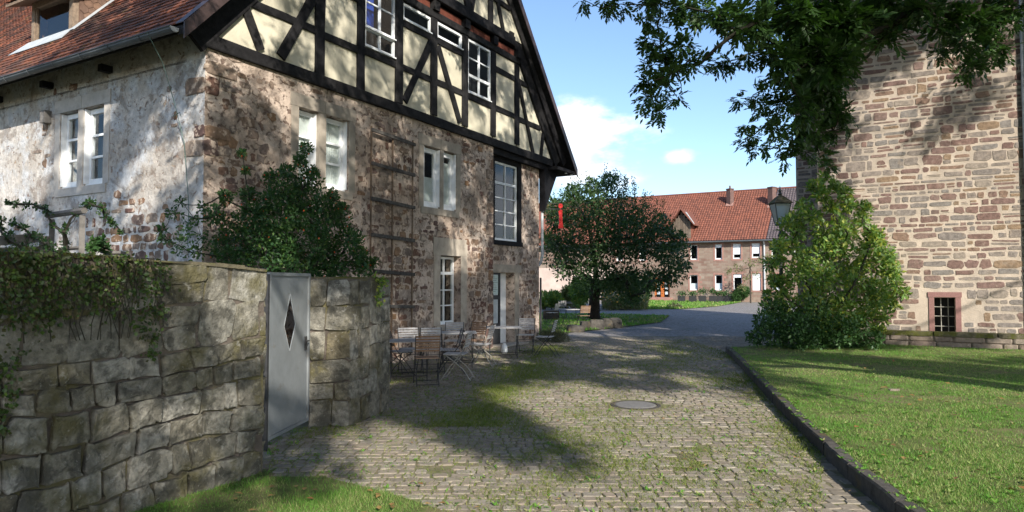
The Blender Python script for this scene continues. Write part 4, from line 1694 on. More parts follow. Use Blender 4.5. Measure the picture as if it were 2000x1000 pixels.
# dormer roof with tiles
mb = MB()
dr = lambda u, g: DP(u, g, dz1 + 0.14 + 0.42 * (u - du))
ue2 = (dz1 + 0.14 - 0.42 * du - ZE + 1.11 * UE) / (1.11 - 0.42)
mb.prism([dr(du - 0.35, Dg0 - 0.32), dr(du - 0.35, Dg1 + 0.35), dr(ue2, Dg1 + 0.35), dr(ue2, Dg0 - 0.32)], UP * 0.06)
dslope = HF + UP * 0.42
dslope /= np.linalg.norm(dslope)
dn = np.cross(HG, dslope)
dn = dn if dn[2] > 0 else -dn
droof = mb.build('dormer_roof', M['oldwood'], roof)
mb = MB()
for r_ in range(14):
    for c_ in range(14):
        g = Dg0 - 0.25 + (c_ + 0.5 * (r_ % 2)) * tile_w
        P = dr(du - 0.38, g) + UP * 0.07 + dslope * (r_ * tile_e)
        if (P - C0) @ HF > ue2 - 0.05 or g > Dg1 + 0.35:
            continue
        mb.add(place(TV, P, EX, np.cross(dn, EX), dn), TF, rng.random())
mb.build('dormer_tiles', M['tile'], roof, kind='stuff')
# pale lead flashing beside and under the dormer
mb = MB()
fl = lambda u, g, h=0.055: roof_pt(u, g) + SLN * h
mb.prism([fl(du - 0.28, Dg0 - 0.24), fl(du - 0.28, Dg1 + 0.24), fl(du + 0.02, Dg1 + 0.05), fl(du + 0.02, Dg0 - 0.05)], SLN * 0.012)
mb.prism([fl(du - 0.05, Dg0 - 0.24), fl(du - 0.05, Dg0 - 0.03), fl(ue2, Dg0 - 0.03), fl(ue2, Dg0 - 0.20)], SLN * 0.014)
mb.build('flashing', M['lead'], roof)

# downpipe at the far corner
mb = MB()
c = lambda z, o=0.06: FP(WALL_END + 0.10, z, REC + o)
mb.tube([c(5.2), c(4.0), c(2.55), c(2.35, 0.0), FP(WALL_END + 0.02, 2.2, REC - 0.1)], 0.042, 8)
mb.build('downpipe', M['lead'], house)
mb = MB()
mb.tube([FP(WALL_END + 0.03, 0.0, REC + 0.04), FP(WALL_END + 0.03, 1.9, REC + 0.04)], 0.03, 8)
mb.build('standpipe', M['iron'], house)

# ------------------------------------------------------------------ red "i" sign on its bracket
ipos = at(1095, 422, 21.1)
sg = thing('information_sign', 'red letter i sign hanging from a bracket at the house corner', 'sign', tuple(ipos))


def FR(dx, dz):                    # plane of the letter faces the visitor
    return ipos + np.array([1.0, 0, 0]) * dx + UP * dz


mb = MB()
prof = [(-0.075, -0.38), (0.095, -0.38), (0.06, -0.2), (0.055, 0.0), (0.058, 0.20), (-0.02, 0.20), (-0.075, 0.14), (-0.055, 0.10), (-0.05, 0.0), (-0.05, -0.2)]
mb.prism([FR(a, b) for a, b in prof], np.array([0, 0.05, 0]))
mb.build('letter_stem', M['sign_red'], sg)
mb = MB()
mb.prism([FR(0.07 * math.cos(a), 0.315 + 0.075 * math.sin(a)) for a in np.linspace(0, 2 * math.pi, 16, endpoint=False)], np.array([0, 0.05, 0]))
mb.build('letter_dot', M['sign_red'], sg)
mb = MB()
wp = FP(WALL_END, 0, REC - 0.05)
for dz, rr in ((0.40, 0.008), (0.22, 0.012)):
    p = FR(0.06, dz) + np.array([0, 0.025, 0])
    q = np.array([wp[0], wp[1], p[2]])
    mb.tube([p, q], rr, 5)
mb.build('bracket', M['iron'], sg)

# ------------------------------------------------------------------ wooden trellis on the front
trel = thing('wall_trellis', 'weathered grey wooden trellis ladder fixed to the front wall', 'trellis', tuple(FP(4.5, 0.9, 0.05)))
for u in (3.84, 4.52, 5.21):
    mb = MB()
    mb.box(FP(u - 0.013, 0.2 if u > 4 else 0.9, 0.05), HF * 0.026, UP * (4.75 if u > 4 else 4.1), NF * 0.03)
    mb.build('upright', M['oldwood'], trel)
for z0_, z1_, ua in ((4.92, 4.85, 3.81), (4.22, 4.16, 3.82), (3.49, 3.43, 3.82), (2.74, 2.69, 3.82), (1.99, 1.93, 3.9), (1.27, 1.21, 3.9)):
    mb = MB()
    a = FP(ua, z0_, 0.082)
    b = FP(5.24, z1_, 0.082)
    mb.prism([a - UP * 0.035, b - UP * 0.035, b + UP * 0.035, a + UP * 0.035], NF * 0.045)
    mb.build('rung', M['dark_wood'], trel)

# ------------------------------------------------------------------ garden wall with gate and pier
W0 = np.array([-2.2565, 6.3134, 0.0])       # end of the near wall at the gate
wallg = thing('garden_wall', 'old mossy grey rubble garden wall with ivy hanging over its top', 'wall', tuple(W0))


def WP(u, z, off=0.0):             # u runs back towards the left along the wall
    return W0 - HF * u + NF * off + UP * z


WT = 0.46
WLEN = 7.5
wtop = lambda u: 1.86 + 0.05 * u + 0.015 * math.sin(u * 2.1)
mb = MB()
nu = 30
us = np.linspace(0, WLEN, nu)
for a, b in zip(us, us[1:]):
    o1, o2 = -0.045, -0.045
    mb.quad(WP(a, -0.1, o1), WP(b, -0.1, o2), WP(b, wtop(b), o2), WP(a, wtop(a), o1))
    mb.quad(WP(a, -0.1, -WT), WP(b, -0.1, -WT), WP(b, wtop(b), -WT), WP(a, wtop(a), -WT))
    mb.quad(WP(a, wtop(a), o1), WP(b, wtop(b), o2), WP(b, wtop(b), -WT), WP(a, wtop(a), -WT))
mb.quad(WP(0, -0.1, -0.045), WP(0, wtop(0), -0.045), WP(0, wtop(0), -WT), WP(0, -0.1, -WT))
mb.build('mortar', M['wall_mortar'], wallg)


def warp(u, z):
    return u + 0.07 * mnoise.noise(Vector((u * 1.6, z * 1.9, 3.1))), z + 0.075 * mnoise.noise(Vector((u * 1.1 + 9, z * 1.3, 8.2))) - 0.028 * u


z = -0.02
rown = 0
while z < 2.3:
    h = rng.uniform(0.15, 0.27) if z < 1.15 else rng.uniform(0.24, 0.38)
    u = -0.02 + rng.uniform(-0.0, 0.1)
    first = True
    while u < WLEN:
        w = rng.uniform(0.14, 0.38) if z < 1.15 else rng.uniform(0.2, 0.45)
        split = (h > 0.27 and rng.random() < 0.25)
        for part in ((0, 1),) if not split else ((0, 0.5), (0.5, 1)):
            hh = h * (part[1] - part[0])
            uc, zc = u + w / 2, z + h * part[0] + hh / 2
            if zc - hh * 0.22 > wtop(uc) + 0.028 * uc:
                continue
            V, F = stone_fine(w - 0.015, hh - 0.015, rng.uniform(0.03, 0.055) if z < 1.2 else rng.uniform(0.008, 0.02), jit=0.05, sq=0.2)
            P3 = []
            for vx, vy, vz in V:
                uu, z_ = warp(uc + vx, zc + vy)
                z_ = min(z_, wtop(uu) - 0.01)
                uu = max(uu, -0.005)
                P3.append(WP(uu, z_, -0.045 + vz))
            mb = MB()
            mb.add(np.array(P3), [f[::-1] for f in F])
            mb.build('stone', M['wall_stone'], wallg)
        u += w
    z += h
# end of the wall beside the gate: a few stones showing
for k, z in enumerate(np.arange(0.0, 1.75, 0.3)):
    V, F = stone_fine(WT - 0.08, 0.27, 0.03, n=12)
    mb = MB()
    P = WP(0.0, z + 0.15, -WT / 2)
    mb.add(place(V, P, -NF, UP, HF), F)
    mb.build('stone', M['wall_stone'], wallg)
# cement capping along the top
mb = MB()
for a, b in zip(us, us[1:]):
    mb.prism([WP(a, wtop(a) - 0.012, -0.012 + 0.02 * math.sin(a * 7)), WP(b, wtop(b) - 0.012, -0.012 + 0.02 * math.sin(b * 7)), WP(b, wtop(b) - 0.012, -WT + 0.01), WP(a, wtop(a) - 0.012, -WT + 0.01)], UP * (0.022 + 0.012 * math.sin(a * 5.3)))
mb.build('capping', M['moss'], wallg)

# gate
GA = np.array([-2.56, 7.18, 0.0])
GBp = np.array([-2.455, 8.26, 0.0])
gd = (GBp - GA) / np.linalg.norm(GBp - GA)
gn = np.array([gd[1], -gd[0], 0])
gl = np.linalg.norm(GBp - GA)
gate = thing('metal_gate', 'light grey sheet metal garden gate with a diamond cut-out', 'gate', tuple(GA))
z0_, z1_ = 0.12, 1.86


def GT(s, z, o=0.0):
    return GA + gd * s + gn * o + UP * z


mb = MB()
dia = [(gl * 0.5, 0.98), (gl * 0.64, 1.27), (gl * 0.5, 1.62), (gl * 0.36, 1.27)]   # bottom, right, top, left
sheet_poly = [
    [(0.03, z0_), (gl - 0.03, z0_), dia[1], dia[0], dia[3]],
    [(gl - 0.03, z0_), (gl - 0.03, z1_ - 0.03), dia[2], dia[1]],
    [(0.03, z1_ - 0.03), (0.03, z0_), dia[3], dia[2]],
    [(gl - 0.03, z1_ - 0.03), (0.03, z1_ - 0.03), dia[2]],
]
for poly in sheet_poly:
    mb.add([GT(s, z, 0.0) for s, z in poly] + [GT(s, z, -0.004) for s, z in poly], [tuple(range(len(poly))), tuple(range(len(poly), 2 * len(poly)))[::-1]])
mb.build('sheet', M['gate'], gate)
mb = MB()
mb.box(GT(0, z0_ - 0.02, -0.015), gd * 0.035, gn * 0.035, UP * (z1_ - z0_ + 0.02))
mb.box(GT(gl - 0.035, z0_ - 0.02, -0.015), gd * 0.035, gn * 0.035, UP * (z1_ - z0_ + 0.02))
mb.box(GT(0.035, z1_ - 0.035, -0.015), gd * (gl - 0.07), gn * 0.035, UP * 0.035)
mb.box(GT(0.035, z0_ - 0.02, -0.015), gd * (gl - 0.07), gn * 0.035, UP * 0.035)
mb.build('frame', M['gate'], gate)
mb = MB()
for a, b in zip(dia, dia[1:] + dia[:1]):
    mb.tube([GT(a[0], a[1], 0.002), GT(b[0], b[1], 0.002)], 0.006, 4)
mb.build('diamond_edge', M['gate'], gate)
mb = MB()
mb.box(GT(-0.06, 0, -0.02), gd * 0.045, gn * 0.045, UP * 1.84)
mb.build('gate_post', M['iron'], gate)
for z in (0.4, 1.5):
    mb = MB()
    mb.tube([GT(-0.012, z, 0.0), GT(-0.012, z + 0.08, 0.0)], 0.014, 8)
    mb.build('hinge', M['iron'], gate)

mb = MB()
mb.box(GT(gl - 0.12, 0.95, 0.004), gd * 0.05, gn * 0.012, UP * 0.16)
mb.build('lock_plate', M['iron'], gate)
mb = MB()
mb.tube([GT(gl - 0.095, 1.06, 0.012), GT(gl - 0.095, 1.06, 0.05), GT(gl - 0.2, 1.055, 0.052)], 0.008, 6)
mb.build('handle', M['iron'], gate)
# pier and return wall beyond the gate
pier = thing('garden_wall_pier', 'grey mossy stone pier and return wall right of the metal gate', 'wall', (-2.2, 8.6, 0))
PT = 1.80
pp = [(-2.46, 8.30), (-1.99, 8.38), (-1.84, 8.85), (-1.70, 9.48), (-1.82, 9.95), (-3.05, 13.0), (-3.5, 12.9), (-2.45, 9.6)]
core = []
cen = np.mean(pp, 0)
mb = MB()
mb.prism([np.array([a * 0.985 + cen[0] * 0.015, b * 0.985 + cen[1] * 0.015, -0.1]) for a, b in pp], UP * (PT + 0.1))
mb.build('mortar', M['wall_mortar'], pier)
for ei in range(4):
    a = np.array([*pp[ei], 0.0])
    b = np.array([*pp[ei + 1], 0.0])
    d = b - a
    L_ = np.linalg.norm(d)
    d /= L_
    nn_ = np.array([d[1], -d[0], 0])
    z = 0.0
    rr = np.random.default_rng(21)
    while z < PT - 0.05:
        h = min(rr.uniform(0.2, 0.36), PT - z - 0.012)
        if h < 0.08:
            break
        nsplit = 1 if L_ < 0.6 and rr.random() < 0.45 else 2
        cuts = [0] + sorted(rr.uniform(0.35, 0.65, nsplit - 1) * L_) + [L_]
        for s0, s1 in zip(cuts, cuts[1:]):
            w = s1 - s0
            V, F = stone_fine(w - 0.012, h - 0.014, 0.022, n=16, jit=0.02, sq=0.22)
            P = a + d * (s0 + w / 2) + UP * (z + h / 2) - nn_ * 0.012
            mb = MB()
            mb.add(place(V, P, d, UP, nn_), F)
            mb.build('stone', M['wall_stone'], pier)
        z += h
mb = MB()
mb.prism([np.array([a * 0.985 + cen[0] * 0.015, b * 0.985 + cen[1] * 0.015, PT]) for a, b in pp], UP * 0.02)
mb.build('capping', M['moss'], pier)

# ------------------------------------------------------------------ church tower and low wall
T0 = np.array([8.565, 19.05, 0.0]) - NG * 0.0
TX = -HG                          # along the tower face to the right


def TP(v, z, off=0.0):
    return T0 + TX * v + NG * off + UP * z


tower = thing('stone_tower', 'tall rubble church tower of red and grey stones in pale mortar', 'tower', tuple(TP(0, 0)))
OT = (2.72, 3.18, 0.40, 1.36)
TOPZ = 21.0
mb = wall_sheet(TP, 0, 8.0, -0.2, TOPZ, [OT], 0, 0.5)
mb.quad(TP(0, -0.2, 0), TP(0, TOPZ, 0), TP(0, TOPZ, -8), TP(0, -0.2, -8))
mb.quad(TP(8, -0.2, 0), TP(8, TOPZ, 0), TP(8, TOPZ, -8), TP(8, -0.2, -8))
mb.quad(TP(0, TOPZ, 0), TP(8, TOPZ, 0), TP(8, TOPZ, -8), TP(0, TOPZ, -8))
mb.quad(TP(0, -0.2, -8), TP(8, -0.2, -8), TP(8, TOPZ, -8), TP(0, TOPZ, -8))
mb.build('wall', M['tower_mortar'], tower)
# stair turret set back on the left, buttress on the right
mb = MB()
mb.box(TP(-0.95, -0.2, -5.0), TX * 1.2, NG * 2.0, UP * 15.0)
mb.build('stair_turret', M['tower_mortar'], tower)
mb = MB()
mb.box(TP(4.83, -0.2, -0.2), TX * 2.2, NG * 0.42, UP * 12.0)
mb.build('buttress', M['tower_mortar'], tower)
mb = MB()
mb.tube([TP(4.70, 0.4, 0.06), TP(4.70, 11, 0.06)], 0.045, 8)
mb.build('downpipe', M['lead'], tower)
ts = []


def tower_stones(v0, v1, z0, z1, off, keepouts, Pf):
    z = z0
    while z < z1:
        h = rng.choice([rng.uniform(0.08, 0.12), rng.uniform(0.14, 0.20), rng.uniform(0.20, 0.29)], p=[0.2, 0.45, 0.35])
        v = v0 + rng.uniform(0.01, 0.05)
        drift = rng.uniform(-0.02, 0.02)
        while v < v1 - 0.08:
            w = (0.13 + 0.45 * rng.random() ** 1.4) * (1.1 if h > 0.17 else 1.0)
            w = min(w, v1 - v)
            gap = rng.uniform(0.015, 0.045)
            hh = h - rng.uniform(0.02, 0.04)
            dz = 0.0
            if rng.random() < 0.35:
                hh *= rng.uniform(0.5, 0.9)
                dz = rng.uniform(-0.25, 0.25) * (h - hh)
            vc, zc = v + w / 2, z + h / 2 + dz + 0.05 * vnoise(v, z, 0.45)
            v += w + (rng.uniform(0.0, 0.07) if rng.random() < 0.3 else 0)
            if any(k[0] - w / 2 < vc < k[1] + w / 2 and k[2] - h / 2 < zc < k[3] + h / 2 for k in keepouts):
                continue
            if w - gap < 0.06 or hh < 0.025:
                continue
            parts_ = ((0.0, 1.0),)
            if h > 0.16 and rng.random() < 0.2:
                cut = rng.uniform(0.35, 0.65)
                parts_ = ((0.0, cut), (cut, 1.0))
            for pa_, pb_ in parts_:
                h2 = hh * (pb_ - pa_) - (0.022 if len(parts_) > 1 else 0)
                w2 = (w - gap) * (rng.uniform(0.75, 1.0) if len(parts_) > 1 else 1.0)
                V, F = stone_geom(w2, h2, 0.004 + 0.008 * rng.random(), n=12 if zc < 9 else 6, jit=rng.uniform(0.05, 0.15), sq=rng.uniform(0.2, 0.5), top=0.95)
                P = Pf(vc + rng.uniform(-0.5, 0.5) * (w - gap - w2), zc + hh * ((pa_ + pb_) / 2 - 0.5), off)
                ts.append((np.linalg.norm(P - CAMP), place(V, P, TX + UP * rng.normal() * 0.02, UP, NG), F))
        z += h


KT = [(2.56, 3.34, 0.3, 1.52)]
tower_stones(0.0, 4.82, 0.1, 10.4, 0.0, KT, TP)
n_face = len(ts)
tower_stones(-0.94, 0.24, 0.1, 9.5, -3.0, [], TP)
tower_stones(4.84, 6.4, 0.1, 7.5, 0.22, [], TP)
ts.sort(key=lambda t: t[0])
rest = MB()
for i, (d, V, F) in enumerate(ts):
    if i < 299:
        mb = MB()
        mb.add(V, F, 0.0)
        mb.build('stone', M['tower_stone'], tower)
    else:
        rest.add(V, F, rng.random())
rest.build('stonework', M['tower_stone'], tower, kind='stuff')
# barred window
mb = MB()
mb.box(TP(2.58, 1.375, -0.02), TX * 0.74, UP * 0.13, NG * 0.045)
mb.box(TP(2.60, 0.40, -0.02), TX * 0.118, UP * 0.97, NG * 0.04)
mb.box(TP(3.182, 0.40, -0.02), TX * 0.118, UP * 0.97, NG * 0.04)
twin = mb.build('window', M['red_sandstone'], tower, label='small barred window in a red sandstone frame')
for v in (2.87, 3.03):
    mb = MB()
    mb.tube([TP(v, 0.4, -0.2), TP(v, 1.36, -0.2)], 0.011, 5)
    mb.build('bar', M['iron_grey'], twin)
for z in (0.62, 0.88, 1.12):
    mb = MB()
    mb.tube([TP(2.72, z, -0.19), TP(3.18, z, -0.19)], 0.011, 5)
    mb.build('bar', M['iron_grey'], twin)
mb = MB()
mb.box(TP(2.5, 0.2, -0.52), TX * 0.9, UP * 1.3, -NG * 0.02)
mb.build('inner_wall', M['dark'], tower)

# low wall in front
lowo = thing('low_wall', 'low stone plinth wall with mossy coping at the foot of the tower', 'wall', tuple(TP(3, 0, 0.3)))
mb = MB()
mb.box(TP(0.2, -0.1, 0.03), TX * 7.0, NG * 0.24, UP * 0.50)
mb.build('mortar', M['low_stone'], lowo)
z = 0.02
for h in (0.17, 0.16):
    v = 0.2
    while v < 7.1:
        w = rng.uniform(0.3, 0.75)
        w = min(w, 7.2 - v)
        V, F = stone_geom(w - 0.012, h - 0.01, 0.028 + rng.uniform(0, 0.02), n=10, jit=0.025, sq=0.22)
        mb = MB()
        mb.add(place(V, TP(v + w / 2, z + 0.1 + h / 2 - 0.1 + 0.06, 0.27), TX, UP, NG), F)
        mb.build('stone', M['low_stone'], lowo)
        v += w
        if w < 0.05:
            break
    z += h
v = 0.2
while v < 7.1:
    w = min(rng.uniform(0.8, 1.5), 7.2 - v)
    V, F = stone_geom(w - 0.012, 0.125, 0.045, n=10, jit=0.02, sq=0.2)
    mb = MB()
    mb.add(place(V, TP(v + w / 2, 0.44, 0.28), TX, UP, NG), F)
    mb.box(TP(v + 0.01, 0.385, 0.02), TX * (w - 0.02), NG * 0.27, UP * 0.115)
    mb.build('coping_stone', M['moss'], lowo)
    v += w
    if w < 0.1:
        break

# ------------------------------------------------------------------ far house across the court
PB = np.array([16.5, 64.8, 0.0])


def HP(v, z, off=0.0):
    return PB - HG * v + NG * off + UP * z


farh = thing('courtyard_house', 'long two storey stone house with orange tiled roof across the court', 'house', tuple(PB))
FW = [(0.44, 1.11, 3.9, 5.3, 'dark'), (2.74, 3.38, 3.9, 5.3, 'quarter'), (4.36, 5.07, 3.92, 5.3, 'blind'), (6.03, 6.73, 3.98, 5.3, 'blind'), (7.72, 8.4, 3.9, 5.25, 'dark'), (9.6, 10.3, 3.9, 5.3, 'dark'),
      (0.36, 1.12, 1.03, 2.47, 'dark'), (2.71, 3.39, 1.03, 2.47, 'dark'), (4.37, 5.13, 1.1, 2.52, 'quarter'), (6.04, 6.77, 1.05, 2.58, 'full'), (7.75, 8.5, 1.05, 2.5, 'dark'),
      (-4.6, -3.9, 3.9, 5.3, 'dark'), (-7.0, -6.3, 3.9, 5.3, 'quarter'), (-10, -9.3, 3.9, 5.3, 'dark'), (-13, -12.3, 3.9, 5.3, 'dark'), (-6.9, -6.1, 0.9, 2.3, 'dark'), (-11.8, -11.0, 1.0, 2.4, 'dark')]
FD = (-3.09, -1.58, 0.35, 2.25)
FD2 = (-8.45, -7.7, 0.25, 2.15)
holes = [w[:4] for w in FW] + [FD, FD2]
mb = wall_sheet(HP, -22, 12, -0.3, 5.62, holes, 0, 0.35)
mb.build('wall', M['far_wall'], farh)
mb = MB()
mb.box(HP(-22, -0.3, -0.6), -HG * 34, UP * 5.9, -NG * 0.1)
mb.box(HP(-22, -0.3, -9.5), -HG * 34, UP * 5.9, -NG * 0.1)
mb.build('inner_wall', M['dark'], farh)
for a, b, c, d, kd in FW:
    mb = MB()
    for u0, u1, z0, z1 in ((a - 0.15, a - 0.002, c, d), (b + 0.002, b + 0.15, c, d), (a - 0.15, b + 0.15, d + 0.002, d + 0.16), (a - 0.15, b + 0.15, c - 0.16, c - 0.002)):
        mb.box(HP(u0, z0, -0.05), -HG * (u1 - u0), UP * (z1 - z0), NG * 0.075)
    mb.build('window_surround', M['far_pink'], farh)
    mb = MB()
    f = 0.07
    for u0, u1, z0, z1 in ((a, a + f, c, d), (b - f, b, c, d), (a + f, b - f, c, c + f + 0.04), (a + f, b - f, d - f, d)):
        mb.box(HP(u0, z0, -0.16), -HG * (u1 - u0), UP * (z1 - z0), NG * 0.06)
    mid = (a + b) / 2
    if kd == 'dark' and d > 3 and False:
        mb.box(HP(mid - 0.03, c + 0.1, -0.15), -HG * 0.06, UP * (d - c - 0.2), NG * 0.05)
    w = mb.build('window', M['white'], farh)
    mb = MB()
    mb.box(HP(a + f, c + f, -0.18), -HG * (b - a - 2 * f), UP * (d - c - 2 * f), NG * 0.01)
    mb.build('pane', M['glass'], w)
    fr = {'dark': 0, 'quarter': 0.22, 'blind': 0.7, 'full': 1.0}[kd]
    if fr:
        mb = MB()
        zb = d - (d - c) * fr
        mb.box(HP(a + 0.02, zb, -0.09), -HG * (b - a - 0.04), UP * (d - zb), NG * 0.03)
        mb.build('blind', M['blind'], w)
    elif c < 3 and a > -1:
        mb = MB()
        mb.box(HP(a + f, c + 0.1, -0.24), -HG * (b - a - 2 * f), UP * 0.55, NG * 0.02)
        mb.build('curtain', M['blind'], w)
# brick dressing beside the ground floor windows
for a, b, c, d, kd in FW:
    if c < 3 and a > -1:
        for k in range(3):
            mb = MB()
            z = c + 0.2 + k * 0.45
            mb.box(HP(b + 0.155, z, -0.02), -HG * rng.uniform(0.15, 0.3), UP * 0.22, NG * 0.035)
            mb.build('dressing_stone', M['far_pink'], farh)
# double glazed door with wooden posts, steps
a, b, c, d = FD
mb = MB()
for u0, u1 in ((a, a + 0.14), ((a + b) / 2 - 0.16, (a + b) / 2 + 0.16), (b - 0.14, b)):
    mb.box(HP(u0, c, -0.2), -HG * (u1 - u0), UP * (d - c), NG * 0.08)
mb.box(HP(a + 0.14, d - 0.12, -0.2), -HG * (b - a - 0.28), UP * 0.12, NG * 0.07)
dd = mb.build('door', M['orange_door'], farh, label='double glazed door with orange wooden posts')
for u0 in (a + 0.14, (a + b) / 2 + 0.16):
    mb = MB()
    mb.box(HP(u0, c, -0.19), -HG * 0.45, UP * (d - c - 0.12), NG * 0.01)
    mb.build('pane', M['glass'], dd)
    for z in (0.5, 1.0, 1.45):
        mb = MB()
        mb.box(HP(u0 + 0.08, z + 0.1, -0.22), -HG * 0.28, UP * 0.28, NG * 0.01)
        mb.build('poster', M['blind'], dd)
for k in range(2):
    mb = MB()
    mb.box(HP(a - 0.3, 0.0, 0.0), -HG * (b - a + 0.6), UP * (0.32 - 0.16 * k), NG * (0.45 + 0.4 * k))
    mb.build('door_step', M['far_pink'], farh)
a, b, c, d = FD2
mb = MB()
mb.box(HP(a, c, -0.15), -HG * (b - a), UP * (d - c), NG * 0.06)
mb.build('door', M['orange_door'], farh, label='plain orange wooden door')
mb = MB()
mb.box(HP(-4.05, 1.2, 0.0), -HG * 0.4, UP * 0.65, NG * 0.04)
mb.build('notice_board', M['blind'], farh)
# pale rendered part behind the tree
mb = MB()
for r_ in rects_minus(-22, -7.2, -0.25, 3.3, [h for h in holes]):
    mb.quad(HP(r_[0], r_[2], 0.03), HP(r_[1], r_[2], 0.03), HP(r_[1], r_[3], 0.03), HP(r_[0], r_[3], 0.03))
M['pale_render'] = varied('pale_render', [(0.55, 0.44, 0.38)], 0.9, 1.2, (0.8, 1.1), 12, 0.4, 0.02)
mb.build('render', M['pale_render'], farh)

# roof with pantiles
RP = 10.9
rback = -6.3
eav = 0.45
sl = np.array([0.0, 0.0, 0.0])
e0 = lambda v: HP(v, 5.60, eav)
e1 = lambda v: HP(v, RP, rback)
mb = MB()
VS = 7.35
mb.prism([e0(-23), e0(12.5), e1(12.5), e1(-23)], UP * -0.12)
mb.prism([e1(-23), e1(12.5), HP(12.5, 5.6, 2 * rback - eav), HP(-23, 5.6, 2 * rback - eav)], UP * -0.12)
mb.prism([HP(-22, 5.5, 0), HP(-22, RP - 0.1, rback), HP(-22, 5.5, 2 * rback)], -HG * 0.2)
mb.prism([HP(12, 5.5, 0), HP(12, RP - 0.1, rback), HP(12, 5.5, 2 * rback)], HG * 0.2)
froof = mb.build('roof', M['far_tile'], farh)
sdir = (e1(0) - e0(0))
SLn = np.linalg.norm(sdir)
sdir /= SLn
sn = np.cross(-HG, sdir)
sn = sn if sn[2] > 0 else -sn
for nm, v0, v1, mt in (('roof_tiles', -16, VS, 'far_tile'), ('roof_tiles', VS, 12.4, 'far_slate')):
    mb = MB()
    nr = int(SLn / 0.34)
    nc = int((v1 - v0) / 0.24)
    prof = np.array([(-0.12, 0.0), (-0.05, 0.055), (0.03, 0.05), (0.08, 0.01), (0.12, 0.0)])
    Vs, Fs, Rs = [], [], []
    cnt = 0
    for r_ in range(nr):
        for c_ in range(nc):
            v = v0 + (c_ + 0.5) * 0.24
            P = e0(v) + sdir * (r_ * 0.34) + sn * 0.02
            pa = P - HG * prof[:, :1] + sn * (prof[:, 1:2] + 0.045)
            pb = pa + sdir * 0.36 - sn * 0.04
            Vs.append(pa)
            Vs.append(pb)
            for k in range(4):
                Fs.append((cnt + k, cnt + k + 1, cnt + 5 + k + 1, cnt + 5 + k))
            Fs.append((cnt, cnt + 1, cnt + 2, cnt + 3, cnt + 4)[::-1])
            rr = rng.random()
            Rs += [rr] * 5
            cnt += 10
    mb.V.append(np.concatenate(Vs))
    mb.F = Fs
    mb.R = Rs
    mb.n = cnt
    mb.build(nm, M[mt], froof, kind='stuff')
mb = MB()
mb.tube([e1(-22) + UP * 0.05, e1(12.4) + UP * 0.05], 0.13, 6)
mb.build('ridge', M['far_tile'], froof)
mb = MB()
mb.tube([HP(-22, 5.53, eav + 0.08), HP(12.4, 5.53, eav + 0.08)], 0.08, 6)
mb.build('gutter', M['zinc'], farh)
mb = MB()
mb.tube([HP(7.12, 5.45, eav), HP(7.12, 5.2, 0.08), HP(7.12, 0.1, 0.08)], 0.07, 6)
mb.build('downpipe', M['lead'], farh)


def far_at(px, py):               # a place on the far roof slope
    r = ray(px, py)
    n_ = sn
    return CAMP + r * (((e0(0) - CAMP) @ n_) / (r @ n_))


for (x, yb, w, h, sl_) in ((1426, 399, 0.5, 1.45, 0), (1508, 402, 0.55, 1.7, 0)):
    p = far_at(x, yb)
    mb = MB()
    mb.cbox(p + UP * (h / 2 - 0.3), w, w, h + 0.6, ANG)
    mb.cbox(p + UP * (h + 0.05), w * 1.15, w * 1.15, 0.1, ANG)
    ch = mb.build('chimney', M['chimney'], froof)
    if x < 1500:
        mb = MB()
        mb.lathe(p + UP * (h + 0.1), [(0.1, 0), (0.08, 0.3)], 8)
        mb.build('chimney_pot', M['chimney'], froof)
    mb = MB()
    mb.prism([p - HG * (w * .7) - sdir * 0.5 + sn * 0.12, p + HG * (w * .7) - sdir * 0.5 + sn * 0.12, p + HG * (w * .7) + sdir * 0.1 + sn * 0.12, p - HG * (w * .7) + sdir * 0.1 + sn * 0.12], sn * 0.02)
    mb.build('flashing', M['far_pink'], froof)
# gabled dormer (an old loading hatch) on the roof
p = far_at(1332, 468)
vq = -((p - PB) @ HG)
fd0, fd1 = vq - 0.85, vq + 0.85
offd = (p - PB) @ NG
zb, zt, zp = p[2] - 0.4, p[2] + 1.7, p[2] + 2.75
M['hatch'] = varied('hatch_boards', [(0.09, 0.065, 0.05), (0.16, 0.13, 0.10), (0.12, 0.09, 0.07)], 0.9, 6, (0.7, 1.2), 20, 0.3)
for k in range(7):
    u0 = fd0 + (fd1 - fd0) * k / 7
    um = u0 + (fd1 - fd0) / 14
    hgt = zt + (zp - zt) * (1 - abs(um - vq) / 0.85)
    mb = MB()
    mb.box(HP(u0, zb, offd), -HG * ((fd1 - fd0) / 7 - 0.02), UP * (hgt - zb - 0.1), -NG * 0.06)
    mb.build('hatch_board', M['hatch'], froof)
mb = MB()
mb.prism([HP(fd1, zb, offd - 0.06), HP(fd1, zt, offd - 0.06), HP(fd1, zt, offd - 3.2)], HG * 0.08)
mb.prism([HP(fd0, zb, offd - 0.06), HP(fd0, zt, offd - 0.06), HP(fd0, zt, offd - 3.2)], -HG * 0.08)
mb.build('dormer_cheek', M['far_tile'], froof)
mb = MB()
for s in (-1, 1):
    a0 = HP(vq, zp + 0.1, offd + 0.45)
    b0 = HP(vq + s * 1.25, zt - 0.4, offd + 0.45)
    b1 = HP(vq + s * 1.25, zt - 0.4, offd - 2.2)
    a1 = HP(vq, zp + 0.1, offd - 4.0)
    mb.prism([a0, b0, b1, a1], UP * 0.09)
mb.build('dormer_roof', M['far_tile'], froof)
mb = MB()
mb.prism([HP(vq + 0.5, zp - 0.25, offd + 0.47), HP(vq + 0.62, zp - 0.32, offd + 0.47), HP(vq + 1.27, zt - 0.32, offd + 0.3), HP(vq + 1.2, zt - 0.25, offd + 0.3)], UP * 0.1)
mb.build('flashing', M['lead'], froof)

